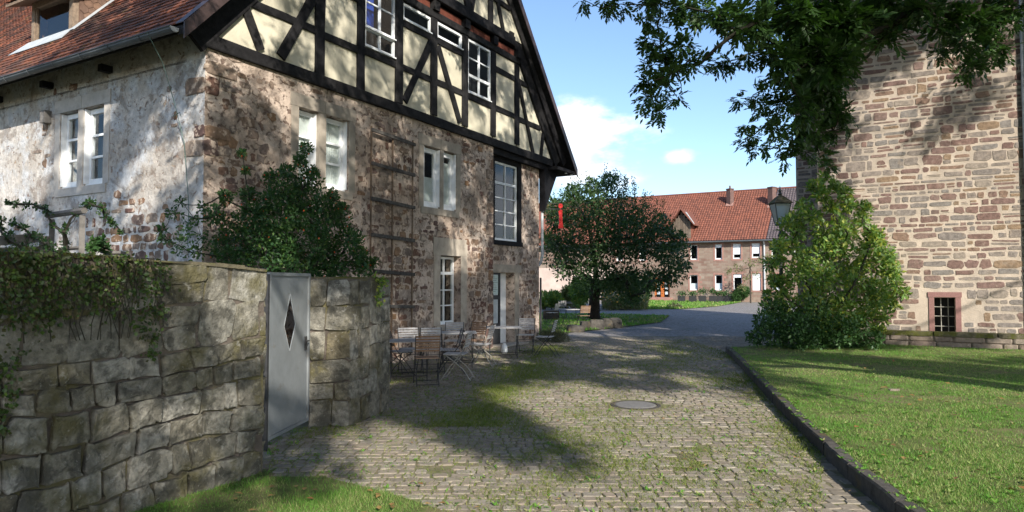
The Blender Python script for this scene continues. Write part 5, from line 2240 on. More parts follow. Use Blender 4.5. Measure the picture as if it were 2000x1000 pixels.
# ------------------------------------------------------------------ street lamp
LX = at(1526, 552, 18.6)
lp = np.array([LX[0], LX[1], 0.0])
lamp = thing('street_lamp', 'old lantern lamp post with mossy roof rising from the bush by the tower', 'street lamp', tuple(lp))
mb = MB()
mb.lathe(lp, [(0.14, 0.0), (0.14, 0.15), (0.11, 0.2), (0.10, 0.7), (0.12, 0.75), (0.07, 0.85), (0.055, 1.5), (0.05, 2.6), (0.075, 2.65), (0.075, 2.72), (0.05, 2.78), (0.04, 2.98), (0.09, 3.03), (0.06, 3.08), (0.035, 3.15), (0.03, 3.35)], 12)
M['lamp_metal'] = varied('lamp_paint', [(0.07, 0.075, 0.07)], 0.5, 10, (0.7, 1.2), 30, 0.2, spec=0.5)
mb.build('post', M['lamp_metal'], lamp)
zb, zt = 3.34, 3.90
mb = MB()
cs = [(1, 1), (-1, 1), (-1, -1), (1, -1)]
rb, rt = 0.105, 0.215
for i in range(4):
    a, b = cs[i], cs[(i + 1) % 4]
    mb.quad(lp + [a[0] * rb, a[1] * rb, zb], lp + [b[0] * rb, b[1] * rb, zb], lp + [b[0] * rt, b[1] * rt, zt], lp + [a[0] * rt, a[1] * rt, zt])
mb.build('lantern_glass', M['lampglass'], lamp)
mb = MB()
for i in range(4):
    a, b = cs[i], cs[(i + 1) % 4]
    mb.tube([lp + [a[0] * rb, a[1] * rb, zb], lp + [a[0] * rt, a[1] * rt, zt]], 0.014, 5)
    mb.tube([lp + [a[0] * rb, a[1] * rb, zb], lp + [b[0] * rb, b[1] * rb, zb]], 0.016, 5)
    mb.tube([lp + [a[0] * rt, a[1] * rt, zt], lp + [b[0] * rt, b[1] * rt, zt]], 0.018, 5)
    mb.tube([lp + [0, 0, zb - 0.03], lp + [a[0] * rb, a[1] * rb, zb]], 0.014, 5)
mb.build('lantern_frame', M['lamp_metal'], lamp)
mb = MB()
for i in range(4):
    a, b = cs[i], cs[(i + 1) % 4]
    r2 = 0.255
    mb.add([lp + [a[0] * r2, a[1] * r2, zt + 0.01], lp + [b[0] * r2, b[1] * r2, zt + 0.01], lp + [b[0] * 0.1, b[1] * 0.1, zt + 0.19], lp + [a[0] * 0.1, a[1] * 0.1, zt + 0.19]], [(0, 1, 2, 3)])
    mb.add([lp + [a[0] * 0.1, a[1] * 0.1, zt + 0.19], lp + [b[0] * 0.1, b[1] * 0.1, zt + 0.19], lp + [0, 0, zt + 0.26]], [(0, 1, 2)])
mb.quad(lp + [0.255, 0.255, zt + 0.009], lp + [-0.255, 0.255, zt + 0.009], lp + [-0.255, -0.255, zt + 0.009], lp + [0.255, -0.255, zt + 0.009])
mb.build('lantern_roof', M['moss'], lamp)
mb = MB()
mb.lathe(lp, [(0.05, zt + 0.24), (0.06, zt + 0.27), (0.03, zt + 0.31), (0.05, zt + 0.36), (0.02, zt + 0.42), (0.004, zt + 0.5)], 10)
mb.build('finial', M['lamp_metal'], lamp)


# ------------------------------------------------------------------ folding chairs and tables
def make_chair(label, slat, iron, loc, rz):
    t = thing('folding_chair', label, 'chair', (0, 0, 0), 'folding chairs at the cafe tables')
    hw = 0.205
    for s in (-1, 1):
        mb = MB()
        x = s * hw
        mb.tube([(x, 0.27, 0.0), (x, 0.12, 0.22), (x, -0.06, 0.44), (x, -0.14, 0.55), (x, -0.23, 0.86)], 0.0085, 5)
        x2 = s * (hw - 0.02)
        mb.tube([(x2, -0.27, 0.0), (x2, -0.14, 0.20), (x2, 0.06, 0.36), (x2, 0.19, 0.45)], 0.0085, 5)
        mb.tube([(x2, -0.16, 0.44), (x2, 0.21, 0.455)], 0.007, 4)
        mb.build('side_frame', M[iron], t)
    mb = MB()
    mb.tube([(-hw, 0.24, 0.045), (hw, 0.24, 0.045)], 0.006, 4)
    mb.tube([(-hw + 0.02, -0.245, 0.04), (hw - 0.02, -0.245, 0.04)], 0.006, 4)
    mb.tube([(-hw, 0.02, 0.35), (hw, 0.02, 0.35)], 0.005, 4)
    mb.build('cross_rod', M[iron], t)
    for k in range(7):
        y_ = -0.15 + k * 0.056
        mb = MB()
        mb.box((-hw + 0.004, y_, 0.455 + 0.006 * abs(k - 3) / 3), (2 * hw - 0.008, 0, 0), (0, 0.042, 0), (0, 0, 0.014))
        mb.build('seat_slat', M[slat], t)
    for k in range(6):
        f = k / 5
        z_ = 0.60 + f * 0.24
        y_ = -0.147 - (z_ - 0.55) * 0.29
        mb = MB()
        mb.box((-hw + 0.004, y_ - 0.004, z_ - 0.016), (2 * hw - 0.008, 0, 0), (0, 0.012, 0), (0, -0.008, 0.033))
        mb.build('back_slat', M[slat], t)
    return t


ch_g = make_chair('dark framed chair with grey slats left of the first table, side on', 'slat_grey', 'iron', (0, 0, 0), 0)
ch_b = make_chair('brown slatted folding chair nearest the stone pier, its back to the camera', 'slat_brown', 'iron', (0, 0, 0), 0)
ch_m = make_chair('pale framed folding chair standing alone on the cobbles before the tables', 'slat_grey', 'iron_grey', (0, 0, 0), 0)
R = math.radians
GC = 'folding chairs at the cafe tables'
ch_b.location = (-1.46, 11.75, 0)
ch_b.rotation_euler = (0, 0, R(12))
ch_m.location = (-0.98, 12.45, 0)
ch_m.rotation_euler = (0, 0, R(82))
ch_g.location = (-2.12, 12.85, 0)
ch_g.rotation_euler = (0, 0, R(-62))
dup(ch_m, (-0.62, 14.35, 0), R(78), 'pale framed chair facing left beside the middle table', GC)
dup(ch_g, (-1.98, 13.35, 0), R(-160), 'grey chair seen side on behind the first table by the trellis', GC)
dup(ch_g, (-1.55, 13.35, 0), R(195), 'dark chair behind the first table facing the path, seat in the light', GC)
dup(ch_g, (-1.3, 15.2, 0), R(178), 'grey slatted chair against the wall behind the middle table', GC)
dup(ch_b, (-0.85, 15.3, 0), R(150), 'brown backed chair between the middle and the right table', GC)
dup(ch_g, (0.33, 16.9, 0), R(170), 'wide grey chair before the door wall, facing the path', GC)
dup(ch_g, (0.82, 16.3, 0), R(75), 'rightmost cafe chair, turned to the table by the door', GC)
dup(ch_g, (-1.18, 13.2, 0), R(100), 'chair tucked between the first and middle tables', GC)


def make_table(label, loc, rz, w=0.8, d=0.65, slat='slat_grey'):
    t = thing('folding_table', label, 'table', (0, 0, 0), 'slatted cafe tables')
    n = 9
    for k in range(n):
        mb = MB()
        mb.box((-w / 2, -d / 2 + k * d / n, 0.70), (w, 0, 0), (0, d / n - 0.008, 0), (0, 0, 0.018))
        mb.build('table_slat', M[slat], t)
    mb = MB()
    for x in (-w / 2 + 0.06, w / 2 - 0.06):
        mb.tube([(x, -d / 2 + 0.02, 0.69), (x, d / 2 - 0.02, 0.69)], 0.008, 4)
    mb.build('frame', M['iron'], t)
    for x in (-w / 2 + 0.08, w / 2 - 0.08):
        for s in (-1, 1):
            mb = MB()
            mb.tube([(x + s * 0.012, s * d * 0.42, 0.0), (x + s * 0.012, -s * d * 0.40, 0.69)], 0.009, 5)
            mb.build('leg', M['iron'], t)
    mb = MB()
    mb.tube([(-w / 2 + 0.08, d * 0.36, 0.10), (w / 2 - 0.08, d * 0.36, 0.10)], 0.007, 4)
    mb.tube([(-w / 2 + 0.08, -d * 0.36, 0.10), (w / 2 - 0.08, -d * 0.36, 0.10)], 0.007, 4)
    mb.build('cross_rod', M['iron'], t)
    t.location = loc
    t.rotation_euler = (0, 0, rz)
    return t


tb1 = make_table('slatted table nearest the stone pier', (-1.85, 12.35, 0), R(10))
dup(tb1, (-1.15, 14.35, 0), R(5), 'middle slatted table carrying a small ashtray', 'slatted cafe tables')
dup(tb1, (-0.2, 16.0, 0), R(4), 'slatted table standing before the door', 'slatted cafe tables')
ap = np.array([-1.03, 14.25, 0.719])
ash = thing('ashtray', 'small dark round ashtray on the middle cafe table', 'ashtray', tuple(ap))
mb = MB()
mb.lathe(ap, [(0.05, 0), (0.062, 0.035), (0.055, 0.035), (0.04, 0.012)], 12)
mb.build('bowl', M['iron'], ash)
bp = gnd(985, 690)
bag = thing('white_bag', 'small white bag leaning on the ground by the door', 'bag', tuple(bp))
mb = MB()
mb.lathe(bp, [(0.06, 0), (0.085, 0.03), (0.08, 0.12), (0.06, 0.2), (0.03, 0.24), (0.02, 0.25)], 9)
mb.build('body', M['white'], bag, smooth=True)
mb = MB()
mb.tube([bp + [-0.03, 0, 0.23], bp + [-0.04, 0, 0.29], bp + [0.04, 0, 0.29], bp + [0.03, 0, 0.23]], 0.006, 4)
mb.build('handle', M['white'], bag)

# things under the far tree
dup(tb1, tuple(gnd(1115, 640)), R(20), 'bare table under the round tree in the shade', 'slatted cafe tables')
dup(ch_b, tuple(gnd(1140, 640)), R(15), 'brown folding chair with sunlit back under the round tree', GC)
dup(ch_g, tuple(gnd(1098, 622)), R(170), 'dark chair left under the round tree', GC)
dup(ch_g, tuple(gnd(1165, 624)), R(-90), 'dark chair right beside the tree trunk', GC)
dup(ch_g, tuple(gnd(1080, 632)), R(60), 'dark chair nearest the house corner under the round tree', GC)
tp = gnd(1076, 624)
tr = thing('stone_trough', 'dark square stone trough on the shaded lawn by the house corner', 'trough', tuple(tp))
mb = MB()
for dx, dy, sx, sy in ((0, -0.25, 0.75, 0.08), (0, 0.25, 0.75, 0.08), (-0.335, 0, 0.08, 0.42), (0.335, 0, 0.08, 0.42)):
    mb.cbox(tp + [dx, dy, 0.21], sx, sy, 0.42)
mb.build('wall', M['kerb'], tr)
mb = MB()
mb.cbox(tp + [0, 0, 0.16], 0.58, 0.42, 0.3)
mb.build('soil', M['soil'], tr)
sb = gnd(1092, 604)
slab = thing('stone_bench', 'long pale stone bench slab beyond the round tree', 'bench', tuple(sb))
mb = MB()
mb.cbox(sb + [0, 0, 0.42], 2.6, 0.5, 0.12, 0.05)
mb.build('seat', M['tower_mortar'], slab)
for dx in (-1.0, 1.0):
    mb = MB()
    mb.cbox(sb + [dx, 0, 0.175], 0.3, 0.4, 0.35)
    mb.build('leg', M['low_stone'], slab)
for i, (x, y, w, h, lab) in enumerate([(1124, 648, 0.62, 0.22, 'flat dark edging block at the left end of the row'), (1143, 644, 0.4, 0.3, 'squat edging block second in the row by the round tree'),
                                       (1164, 643, 0.55, 0.34, 'square edging block in the middle of the row'), (1186, 641, 0.4, 0.36, 'tall edging block right of the middle'),
                                       (1203, 640, 0.45, 0.34, 'rounded edging block at the right end of the row')]):
    p = gnd(x, y)
    V, F = stone_geom(w, 0.38, h, n=9, jit=0.05, sq=0.4)
    mb = MB()
    mb.add(place(V, p, np.array([1.0, 0.15, 0]), np.array([-0.15, 1.0, 0]), UP), F)
    mb.build('edging_block', M['kerb'], None, label=lab + ' on the shaded lawn edge', category='stone block', group='stone blocks edging the tree lawn')

# planters along the far house
for i, x in enumerate((1331, 1353, 1372, 1392, 1405, 1416)):
    p = gnd(x, 590.5)
    t = thing('planter', ['leftmost dark square planter by the far house wall', 'dark planter under the second far window', 'dark planter left of the round bush pot', 'dark planter with a bushy plant before the far house',
                          'dark planter between two windows of the far house', 'rightmost dark planter by the far house hedge'][i], 'planter', tuple(p), 'planters along the far house')
    mb = MB()
    mb.cbox(p + [0, 0, 0.3], 0.55, 0.5, 0.55, -ANG)
    mb.build('box', M['iron'], t)
    n = 160
    P = p + rng.normal(size=(n, 3)) * [0.2, 0.2, 0.12] + [0, 0, 0.75 + 0.2 * (i in (2, 3))]
    V, F = leaves_np(P, rand_dirs(n, 0.6), rand_dirs(n), np.full(n, 0.16), np.full(n, 0.08))
    mb = MB()
    add_leaves(mb, V, F)
    mb.build('foliage', M['dark_leaf'], t)


# ------------------------------------------------------------------ foliage builders
def blob_leaves(mb, blobs, leaf, wratio, up=0.3, hollow=0.45, dens=1.0, droop=0.0):
    """blobs: list of (centre, radius(3), count)"""
    for c, r, n in blobs:
        n = int(n * dens)
        d = rand_dirs(n)
        rad = hollow + (1 - hollow) * rng.random((n, 1)) ** 0.6
        P = np.asarray(c) + d * rad * np.asarray(r)
        D = d * 0.8 + rand_dirs(n) * 0.9 + np.array([[0, 0, up - droop]])
        nn = rand_dirs(n) * 0.7 + np.array([[0, 0, 0.9]]) + d * 0.4
        L = leaf * (0.6 + 0.8 * rng.random(n))
        V, F = leaves_np(P, D, nn, L, L * wratio)
        add_leaves(mb, V, F)


def mst_branches(mb, root, pts, r0, r1, sag=0.0, n=5, power=0.45, minr=0.004, keep_fn=None):
    """join points into a branching tree from root"""
    pts = [np.asarray(root, float)] + [np.asarray(p, float) for p in pts]
    P = np.array(pts)
    N_ = len(P)
    parent_ = np.full(N_, -1)
    intree = np.zeros(N_, bool)
    intree[0] = True
    cost = np.zeros(N_)
    best = np.linalg.norm(P - P[0], axis=1)
    bp_ = np.zeros(N_, int)
    order = []
    for _ in range(N_ - 1):
        b2 = np.where(intree, 1e9, best)
        i = int(np.argmin(b2))
        intree[i] = True
        parent_[i] = bp_[i]
        cost[i] = cost[bp_[i]] + np.linalg.norm(P[i] - P[bp_[i]])
        order.append(i)
        dd = np.linalg.norm(P - P[i], axis=1) + 0.25 * cost[i]
        up_ = (dd < best) & ~intree
        best[up_] = dd[up_]
        bp_[up_] = i
    load = np.ones(N_)
    for i in order[::-1]:
        load[parent_[i]] += load[i]
    mx = load[0]
    for i in order:
        a, b = P[parent_[i]], P[i]
        if keep_fn is not None and not keep_fn(a, b):
            continue
        ra = max(minr, r0 * (load[i] / mx) ** power)
        rb_ = max(minr, ra * 0.75)
        mid = (a + b) / 2 + rng.normal(size=3) * np.linalg.norm(b - a) * 0.06 - UP * sag * np.linalg.norm(b - a)
        mb.tube([a, mid, b], [ra, (ra + rb_) / 2, rb_], n if ra > 0.02 else 4, rng.random(), cap=False)


# ---- the big ash: trunk off to the right, crown overhead, boughs hanging into view
ash_base = np.array([11.4, 1.6, 0.1])
asht = thing('ash_tree', 'big ash tree whose dark feathery boughs hang in from above right', 'tree', tuple(ash_base))

CIRC = [(1140, 0, 14), (1185, 3, 20), (1212, 8, 16), (1265, -5, 22),
        (1290, 8, 26), (1330, 12, 28), (1370, 18, 28), (1402, 28, 30), (1440, 30, 36), (1480, 42, 36), (1520, 20, 42), (1560, 30, 46), (1600, 30, 52), (1650, 40, 52),
        (1650, 92, 38), (1700, 30, 48), (1738, 52, 36), (1720, 8, 40), (1752, 28, 30), (1790, 10, 30),
        (1262, 34, 18), (1283, 48, 14), (1270, 78, 22), (1292, 100, 22), (1332, 92, 24), (1275, 128, 22), (1312, 128, 22), (1262, 160, 20), (1290, 175, 20),
        (1275, 204, 20), (1292, 224, 14), (1262, 188, 16), (1322, 190, 10), (1298, 150, 18),
        (1345, 118, 18), (1368, 124, 16), (1402, 124, 16), (1424, 120, 18),
        (1470, 62, 22), (1440, 62, 20), (1462, 105, 18), (1500, 100, 26), (1530, 112, 32), (1560, 92, 42), (1600, 110, 46), (1636, 120, 36),
        (1540, 150, 26), (1502, 155, 18), (1470, 186, 16), (1446, 192, 12), (1572, 160, 36), (1610, 172, 40), (1648, 150, 24),
        (1530, 200, 26), (1490, 202, 16), (1570, 212, 32), (1610, 222, 32), (1638, 226, 24), (1502, 240, 18), (1462, 246, 14), (1520, 262, 18), (1472, 272, 14),
        (1482, 297, 16), (1456, 286, 10), (1548, 268, 26), (1588, 266, 22), (1628, 262, 18), (1655, 248, 12), (1540, 300, 18), (1572, 308, 14), (1600, 312, 16), (1530, 324, 10), (1618, 335, 12),
        (1850, 28, 40), (1900, 40, 40), (1940, 20, 40), (1880, 75, 30), (1920, 80, 26), (1860, 90, 20), (1836, 105, 16), (1950, 90, 24), (1902, 115, 22), (1942, 110, 14),
        (1876, 145, 14), (1900, 134, 18), (1985, 18, 20), (1800, 18, 28), (1978, 48, 12)]
vis_pts, vis_r = [], []
for (x, y_, r_) in CIRC:
    D = 6.6 + 1.4 * ((x - 1140) / 860.0) + rng.uniform(-0.5, 0.6)
    if y_ > 195:
        y_ = 195 + (y_ - 195) * 0.9
    p = at(x, y_, D)
    vis_pts.append(p)
    vis_r.append(r_ / 1333.0 * D)


def in_view(p, m=0.03):
    if p[1] < 0.5:
        return False
    sx, sz = p[0] / p[1], (p[2] - EYE) / p[1]
    return abs(sx) < 0.75 + m and sz < 0.425 + m


def solve_F(qx, qy):
    u = ((qx + 4.9) * 1.77 + 0.644 * (qy - 10.79)) / 1.4447
    z = (0.5015 * (qy - 10.79) - 0.865 * (qx + 4.9)) / 1.4447
    return u, z


def solve_G(qx, qy):
    g = ((qx + 4.9) * 1.77 + 0.644 * (qy - 10.79)) / (-1.208)
    z = (-0.865 * (qy - 10.79) - 0.5015 * (qx + 4.9)) / (-1.208)
    return g, z


def solve_T(qx, qy):              # tower face
    # T0 + v*TX + z*(-.644,1.77)
    a, b = qx - T0[0], qy - T0[1]
    # a = .865 v - .644 z ; b = -.5015 v + 1.77 z
    det = 0.865 * 1.77 - 0.644 * 0.5015
    v = (1.77 * a + 0.644 * b) / det
    z = (0.5015 * a + 0.865 * b) / det
    return v, z


def seg_d(px, py, ax, ay, bx_, by_):
    vx, vy = bx_ - ax, by_ - ay
    t = max(0, min(1, ((px - ax) * vx + (py - ay) * vy) / (vx * vx + vy * vy)))
    return math.hypot(px - ax - vx * t, py - ay - vy * t)


def field(qx, qy):
    """how closely the crown is leaved, by where its shade falls"""
    v, z = solve_T(qx, qy)
    if -0.5 < v < 6 and z > 0.3:
        return (0.85 if z > 2.9 + 1.45 * v else (0.12 if z > 5.5 else 0.0)) if z < 9.5 else 0.4
    u, z = solve_F(qx, qy)
    g, zg = solve_G(qx, qy)
    if g > 0 and zg > 0.2 and u < 0:
        if g > 9:
            return 0.1
        return 0.42 if zg < 4.2 else 0.4
    if u > 0 and z > 0.1 and u < 13:
        if z > 5.7:
            return 0.22
        if z > 3.3:
            return 0.36 if u < 6 else 0.5
        if z > 1.5:
            return 0.5 if u < 5 else 0.75
        return 0.8
    # near garden wall
    if qx < -2.0 and qy < 11:
        return 0.66
    if seg_d(qx, qy, -1.9, 10.6, -0.7, 9.3) < 0.75 or seg_d(qx, qy, -0.9, 9.0, 0.15, 7.4) < 0.38:
        return 1.0
    if seg_d(qx, qy, 9.6, 11.4, 5.2, 17.0) < 0.75 or seg_d(qx, qy, 11.0, 14.6, 9.3, 14.3) < 0.3:
        return 1.0
    if qy < 10.6 and -2.2 < qx < 9:
        return 0.0
    if qx > 5.3 and qy < 17.5:
        return 0.0
    if qx < 1.0:
        return 0.72
    if qy < 11.6:
        return 0.1
    return 0.5


cen = np.array([7.0, -1.5, 10.5])
rad = np.array([12.5, 18.0, 8.0])
clumps = []
tries = 0
while len(clumps) < 3600 and tries < 260000:
    tries += 1
    qx, qy = rng.uniform(-13, 14), rng.uniform(1.5, 42)
    if rng.random() > field(qx, qy):
        continue
    if vnoise(qx * 1.6, qy * 0.8, 0.6, 31.0) < -0.08 and field(qx, qy) < 0.9:
        continue
    ok = False
    for _ in range(8):
        z = rng.triangular(4.0, 6.0, 18.0)
        p = np.array([qx + 0.644 * z, qy - 1.77 * z, z])
        if (((p - cen) / rad) ** 2).sum() > 1.0:
            continue
        if p[1] > -1.0 and p[2] < 2.9 + 0.46 * max(0, p[1]) + 0.5:
            continue
        if p[1] > 0.3 and in_view(p - [0, 0, 0.7], 0.12):
            continue
        ok = True
        break
    if ok:
        clumps.append(p)
for (ax, ay, bx2, by2, wd, nn2) in ((-1.9, 10.8, -0.7, 9.6, 0.5, 50), (-0.75, 9.1, 0.15, 7.7, 0.2, 30), (9.6, 11.4, 5.0, 17.2, 0.55, 110)):  # extra unseen leaf clumps, added to cast shade on cobbles and lawn
    for k in range(nn2):
        t = rng.random()
        qx = ax + (bx2 - ax) * t + rng.normal() * wd * 0.5
        qy = ay + (by2 - ay) * t + rng.normal() * wd * 0.5
        z = rng.uniform(6.2, 8.5)
        clumps.append(np.array([qx + 0.644 * z, qy - 1.77 * z, z]))
clumps = np.array(clumps)


def build_ash():
    # hanging boughs that are seen
    mb = MB()
    for p, r_ in zip(vis_pts, vis_r):
        n = int(max(10, 300 * r_ * r_ * 4.2 + 9))
        d = rand_dirs(n, -0.15)
        P = p + rng.normal(size=(n, 3)) * r_ * 0.26
        D = d + (P - p) / (r_ + 1e-6) * 0.8
        V, F = compound_np(P, D, (0.7 + 0.6 * rng.random(n)) * (0.085 + 0.5 * r_), 4, 0.44, 0.16)
        add_leaves(mb, V, F)
    # the crown overhead
    n = 22
    for c in clumps:
        r_ = rng.uniform(0.2, 0.42)
        P = c + rng.normal(size=(n, 3)) * r_ * 0.55
        D = rand_dirs(n, -0.2)
        V, F = compound_np(P, D, 0.22 + 0.12 * rng.random(n), 3, 0.42, 0.3)
        add_leaves(mb, V, F)
    mb.build('crown', M['ash_leaf'], asht)
    # trunk and limbs
    mb = MB()
    b = ash_base
    mb.tube([b - UP * 0.2, b + [0, 0, 0.4], b + [-0.05, 0, 2.2], b + [-0.25, 0.1, 4.2], b + [-0.6, 0.2, 6.0]], [0.62, 0.5, 0.42, 0.38, 0.34], 14, 0.3)
    fork = b + np.array([-0.6, 0.2, 5.9])
    mb.build('trunk', M['bark'], asht, smooth=True)
    mb = MB()
    sub = clumps[rng.permutation(len(clumps))[:380]]
    mst_branches(mb, fork, list(sub), 0.30, 0.02, 0.02, 6, 0.5, 0.008, keep_fn=lambda a, b: not (in_view((a + b) / 2, 0.0) or in_view(b) and in_view(a)))
    # the low bough that carries the hanging sprays
    hub = at(1760, -160, 8.2)
    mb.tube([fork + [0, 0, -0.6], (fork + hub) / 2 + [0, 0, 0.5], hub], [0.2, 0.13, 0.08], 7, cap=False)
    mb.build('limb', M['bark'], asht, smooth=True)
    mb = MB()
    extra = [at(1290, -40, 6.8), at(1500, -60, 7.2), at(1900, -60, 8.0)]
    mst_branches(mb, hub, extra + vis_pts, 0.055, 0.004, 0.03, 5, 0.55, 0.0045)
    mb.build('bough', M['twig'], asht)


build_ash()

# ---- round tree on the far lawn
tbp = gnd(1160, 624)
ft = thing('round_tree', 'dark round crowned orchard tree on the shaded lawn in mid distance', 'tree', tuple(tbp))
TD = tbp[1]
circ = [(1160, 470, 95), (1100, 480, 55), (1215, 470, 80), (1270, 480, 65), (1310, 500, 42), (1130, 410, 55), (1180, 400, 60), (1230, 420, 55), (1090, 430, 40), (1285, 440, 35), (1320, 470, 28),
        (1160, 540, 55), (1112, 520, 36), (1220, 545, 60), (1270, 545, 42), (1310, 540, 28), (1240, 580, 22), (1150, 365, 32), (1190, 350, 28), (1125, 375, 24), (1080, 400, 24), (1335, 520, 16), (1075, 470, 28)]
blobs = []
tips = []
for x, y_, r_ in circ:
    for k in range(3):
        Dd = TD + rng.uniform(-2.4, 2.4)
        c = at(x + rng.uniform(-8, 8), y_ + rng.uniform(-6, 6), Dd)
        rr = r_ / 1333 * Dd * rng.uniform(0.45, 0.95)
        blobs.append((c, (rr, rr, rr * 0.85), int(400 * rr * rr) + 50))
        tips.append(c)
mb = MB()
blob_leaves(mb, blobs, 0.17, 0.5, 0.1, 0.25)
# upright shoots over the crown
for k in range(110):
    x = rng.uniform(1068, 1300)
    top = 330 + abs(x - 1165) * 0.5 + rng.uniform(-8, 30)
    if 1160 < x < 1250:
        top -= 12
    Dd = TD + rng.uniform(-1.5, 1.5)
    b = at(x, top + 50, Dd)
    t = at(x + rng.uniform(-5, 5), top, Dd)
    n = 34
    f = rng.random((n, 1))
    P = b + (t - b) * f + rng.normal(size=(n, 3)) * 0.05
    V, F = leaves_np(P, rand_dirs(n, 1.0), rand_dirs(n), np.full(n, 0.12), np.full(n, 0.05))
    add_leaves(mb, V, F)
# the drooping skirt at the right
for k in range(16):
    x = rng.uniform(1290, 1352)
    yy = 505 + rng.uniform(-15, 40)
    b = at(x - 25, yy - 12, TD)
    t = at(x, yy + 8, TD)
    n = 26
    P = b + (t - b) * rng.random((n, 1)) + rng.normal(size=(n, 3)) * 0.05
    V, F = leaves_np(P, rand_dirs(n, -0.5), rand_dirs(n), np.full(n, 0.13), np.full(n, 0.06))
    add_leaves(mb, V, F)
mb.build('crown', M['far_leaf'], ft)
mb = MB()
mb.tube([tbp - UP * 0.1, tbp + [0, 0, 0.25], tbp + [0.03, 0, 1.0], tbp + [0.08, 0, 1.9]], [0.36, 0.28, 0.25, 0.28], 12)
mb.build('trunk', M['bark'], ft, smooth=True)
mb = MB()
mst_branches(mb, tbp + [0.08, 0, 1.8], tips, 0.17, 0.02, 0.0, 6, 0.5, 0.015)
mb.build('limb', M['bark'], ft, smooth=True)

# ---- elder bush by the tower and the darker shrub below
def px_blobs(circ, D0, dD, k, dens, cnt=1.0):
    out = []
    for x, y_, r_ in circ:
        for i in range(k):
            Dd = D0 + rng.uniform(-dD, dD)
            c = at(x + rng.uniform(-0.35, 0.35) * r_, y_ + rng.uniform(-0.35, 0.35) * r_, Dd)
            rr = r_ / 1333 * Dd * rng.uniform(0.55, 0.85)
            out.append((c, (rr, rr, rr * 0.9), int(dens * rr * rr) + 20))
    return out


eb = np.array([8.15, 17.9, 0.0])
elder = thing('elder_bush', 'tall elder bush with light green and yellowing leaves against the tower', 'bush', tuple(eb))
ec = [(1640, 372, 14), (1605, 385, 15), (1570, 400, 16), (1660, 400, 16), (1625, 405, 18), (1590, 420, 20), (1550, 430, 18), (1680, 430, 20), (1645, 435, 22), (1612, 345, 9), (1628, 360, 9), (1585, 365, 9), (1700, 450, 14),
      (1715, 465, 22), (1738, 498, 20), (1745, 528, 22), (1535, 440, 20), (1520, 482, 18), (1505, 520, 16), (1600, 368, 17), (1655, 380, 18), (1688, 405, 16), (1560, 455, 24), (1605, 460, 28), (1655, 465, 28), (1700, 475, 24), (1540, 485, 24), (1580, 495, 30), (1630, 500, 34), (1680, 505, 32), (1722, 500, 20), (1730, 530, 24), (1560, 530, 34), (1610, 540, 38), (1665, 545, 38), (1712, 555, 30), (1750, 560, 18), (1765, 572, 10),
      (1742, 590, 20), (1705, 595, 28), (1530, 560, 26), (1535, 595, 32), (1585, 590, 40), (1640, 595, 40), (1680, 620, 28), (1510, 545, 12), (1505, 600, 20), (1600, 625, 34), (1650, 640, 28), (1725, 620, 16), (1498, 575, 9), (1520, 505, 10), (1715, 645, 14)]
bl = px_blobs(ec, 17.5, 0.75, 4, 900)
mb = MB()
blob_leaves(mb, bl, 0.125, 0.5, 0.1, 0.2)
mb.build('foliage', M['elder_leaf'], elder)
mb = MB()
mst_branches(mb, eb, [b[0] for b in bl], 0.07, 0.01, 0, 5, 0.5, 0.008)
mb.build('stem', M['twig'], elder)
mb_ = np.array([7.9, 17.4, 0.0])
shrub = thing('bramble_shrub', 'low dark green shrub spreading round the foot of the elder bush', 'bush', tuple(mb_))
sc_ = [(1500, 655, 34), (1535, 640, 44), (1580, 640, 50), (1630, 640, 48), (1670, 655, 36), (1700, 665, 24), (1490, 630, 26), (1475, 660, 20), (1560, 665, 34), (1610, 665, 34), (1650, 668, 28), (1515, 610, 30), (1600, 610, 36)]
bl = px_blobs(sc_, 16.9, 0.6, 3, 1900)
bl = [(c if c[2] - r[2] > 0 else np.array([c[0], c[1], r[2] * 0.95]), r, n) for c, r, n in bl]
mb = MB()
blob_leaves(mb, bl, 0.085, 0.6, 0.2, 0.4)
mb.build('foliage', M['dark_leaf'], shrub)
mb = MB()
mst_branches(mb, mb_, [b[0] for b in bl], 0.03, 0.01, 0, 4, 0.5, 0.006)
mb.build('stem', M['twig'], shrub)

# ---- rose bush between garden wall and house
rb0 = np.array([-3.3, 10.4, 0.0])
rose = thing('rose_bush', 'tall wild rose bush with red hips before the house corner', 'bush', tuple(rb0))
rc = [(598, 290, 16), (585, 318, 18), (560, 340, 22), (610, 335, 16), (600, 362, 30), (560, 372, 34), (525, 350, 20), (530, 395, 34), (580, 405, 42), (625, 405, 34), (500, 420, 38), (555, 440, 46), (610, 445, 46), (655, 430, 34),
      (460, 450, 40), (510, 470, 46), (570, 490, 50), (630, 490, 50), (680, 470, 34), (700, 500, 30), (440, 490, 40), (490, 505, 40), (545, 515, 40), (600, 522, 40), (655, 520, 36), (705, 522, 24), (425, 420, 26), (440, 385, 18), (480, 385, 20),
      (470, 300, 8), (480, 330, 10), (650, 385, 16), (668, 405, 14), (730, 515, 12)]
bl = px_blobs(rc, 10.2, 0.5, 4, 4200)
tr_ = [(340, 420, 20), (360, 450, 26), (345, 480, 26), (385, 430, 18), (380, 490, 26), (320, 470, 16), (350, 395, 12), (400, 460, 22), (395, 405, 12), (315, 450, 12)]
bl2 = px_blobs(tr_, 9.4, 0.4, 2, 1700)
mb = MB()
blob_leaves(mb, bl, 0.055, 0.55, 0.2, 0.2)
blob_leaves(mb, bl2, 0.055, 0.55, 0.2, 0.1)
mb.build('foliage', M['rose_leaf'], rose)
mb = MB()
mst_branches(mb, rb0, [b[0] for b in bl + bl2], 0.05, 0.005, 0, 5, 0.5, 0.004)
mb.build('stem', M['twig'], rose)
mb = MB()
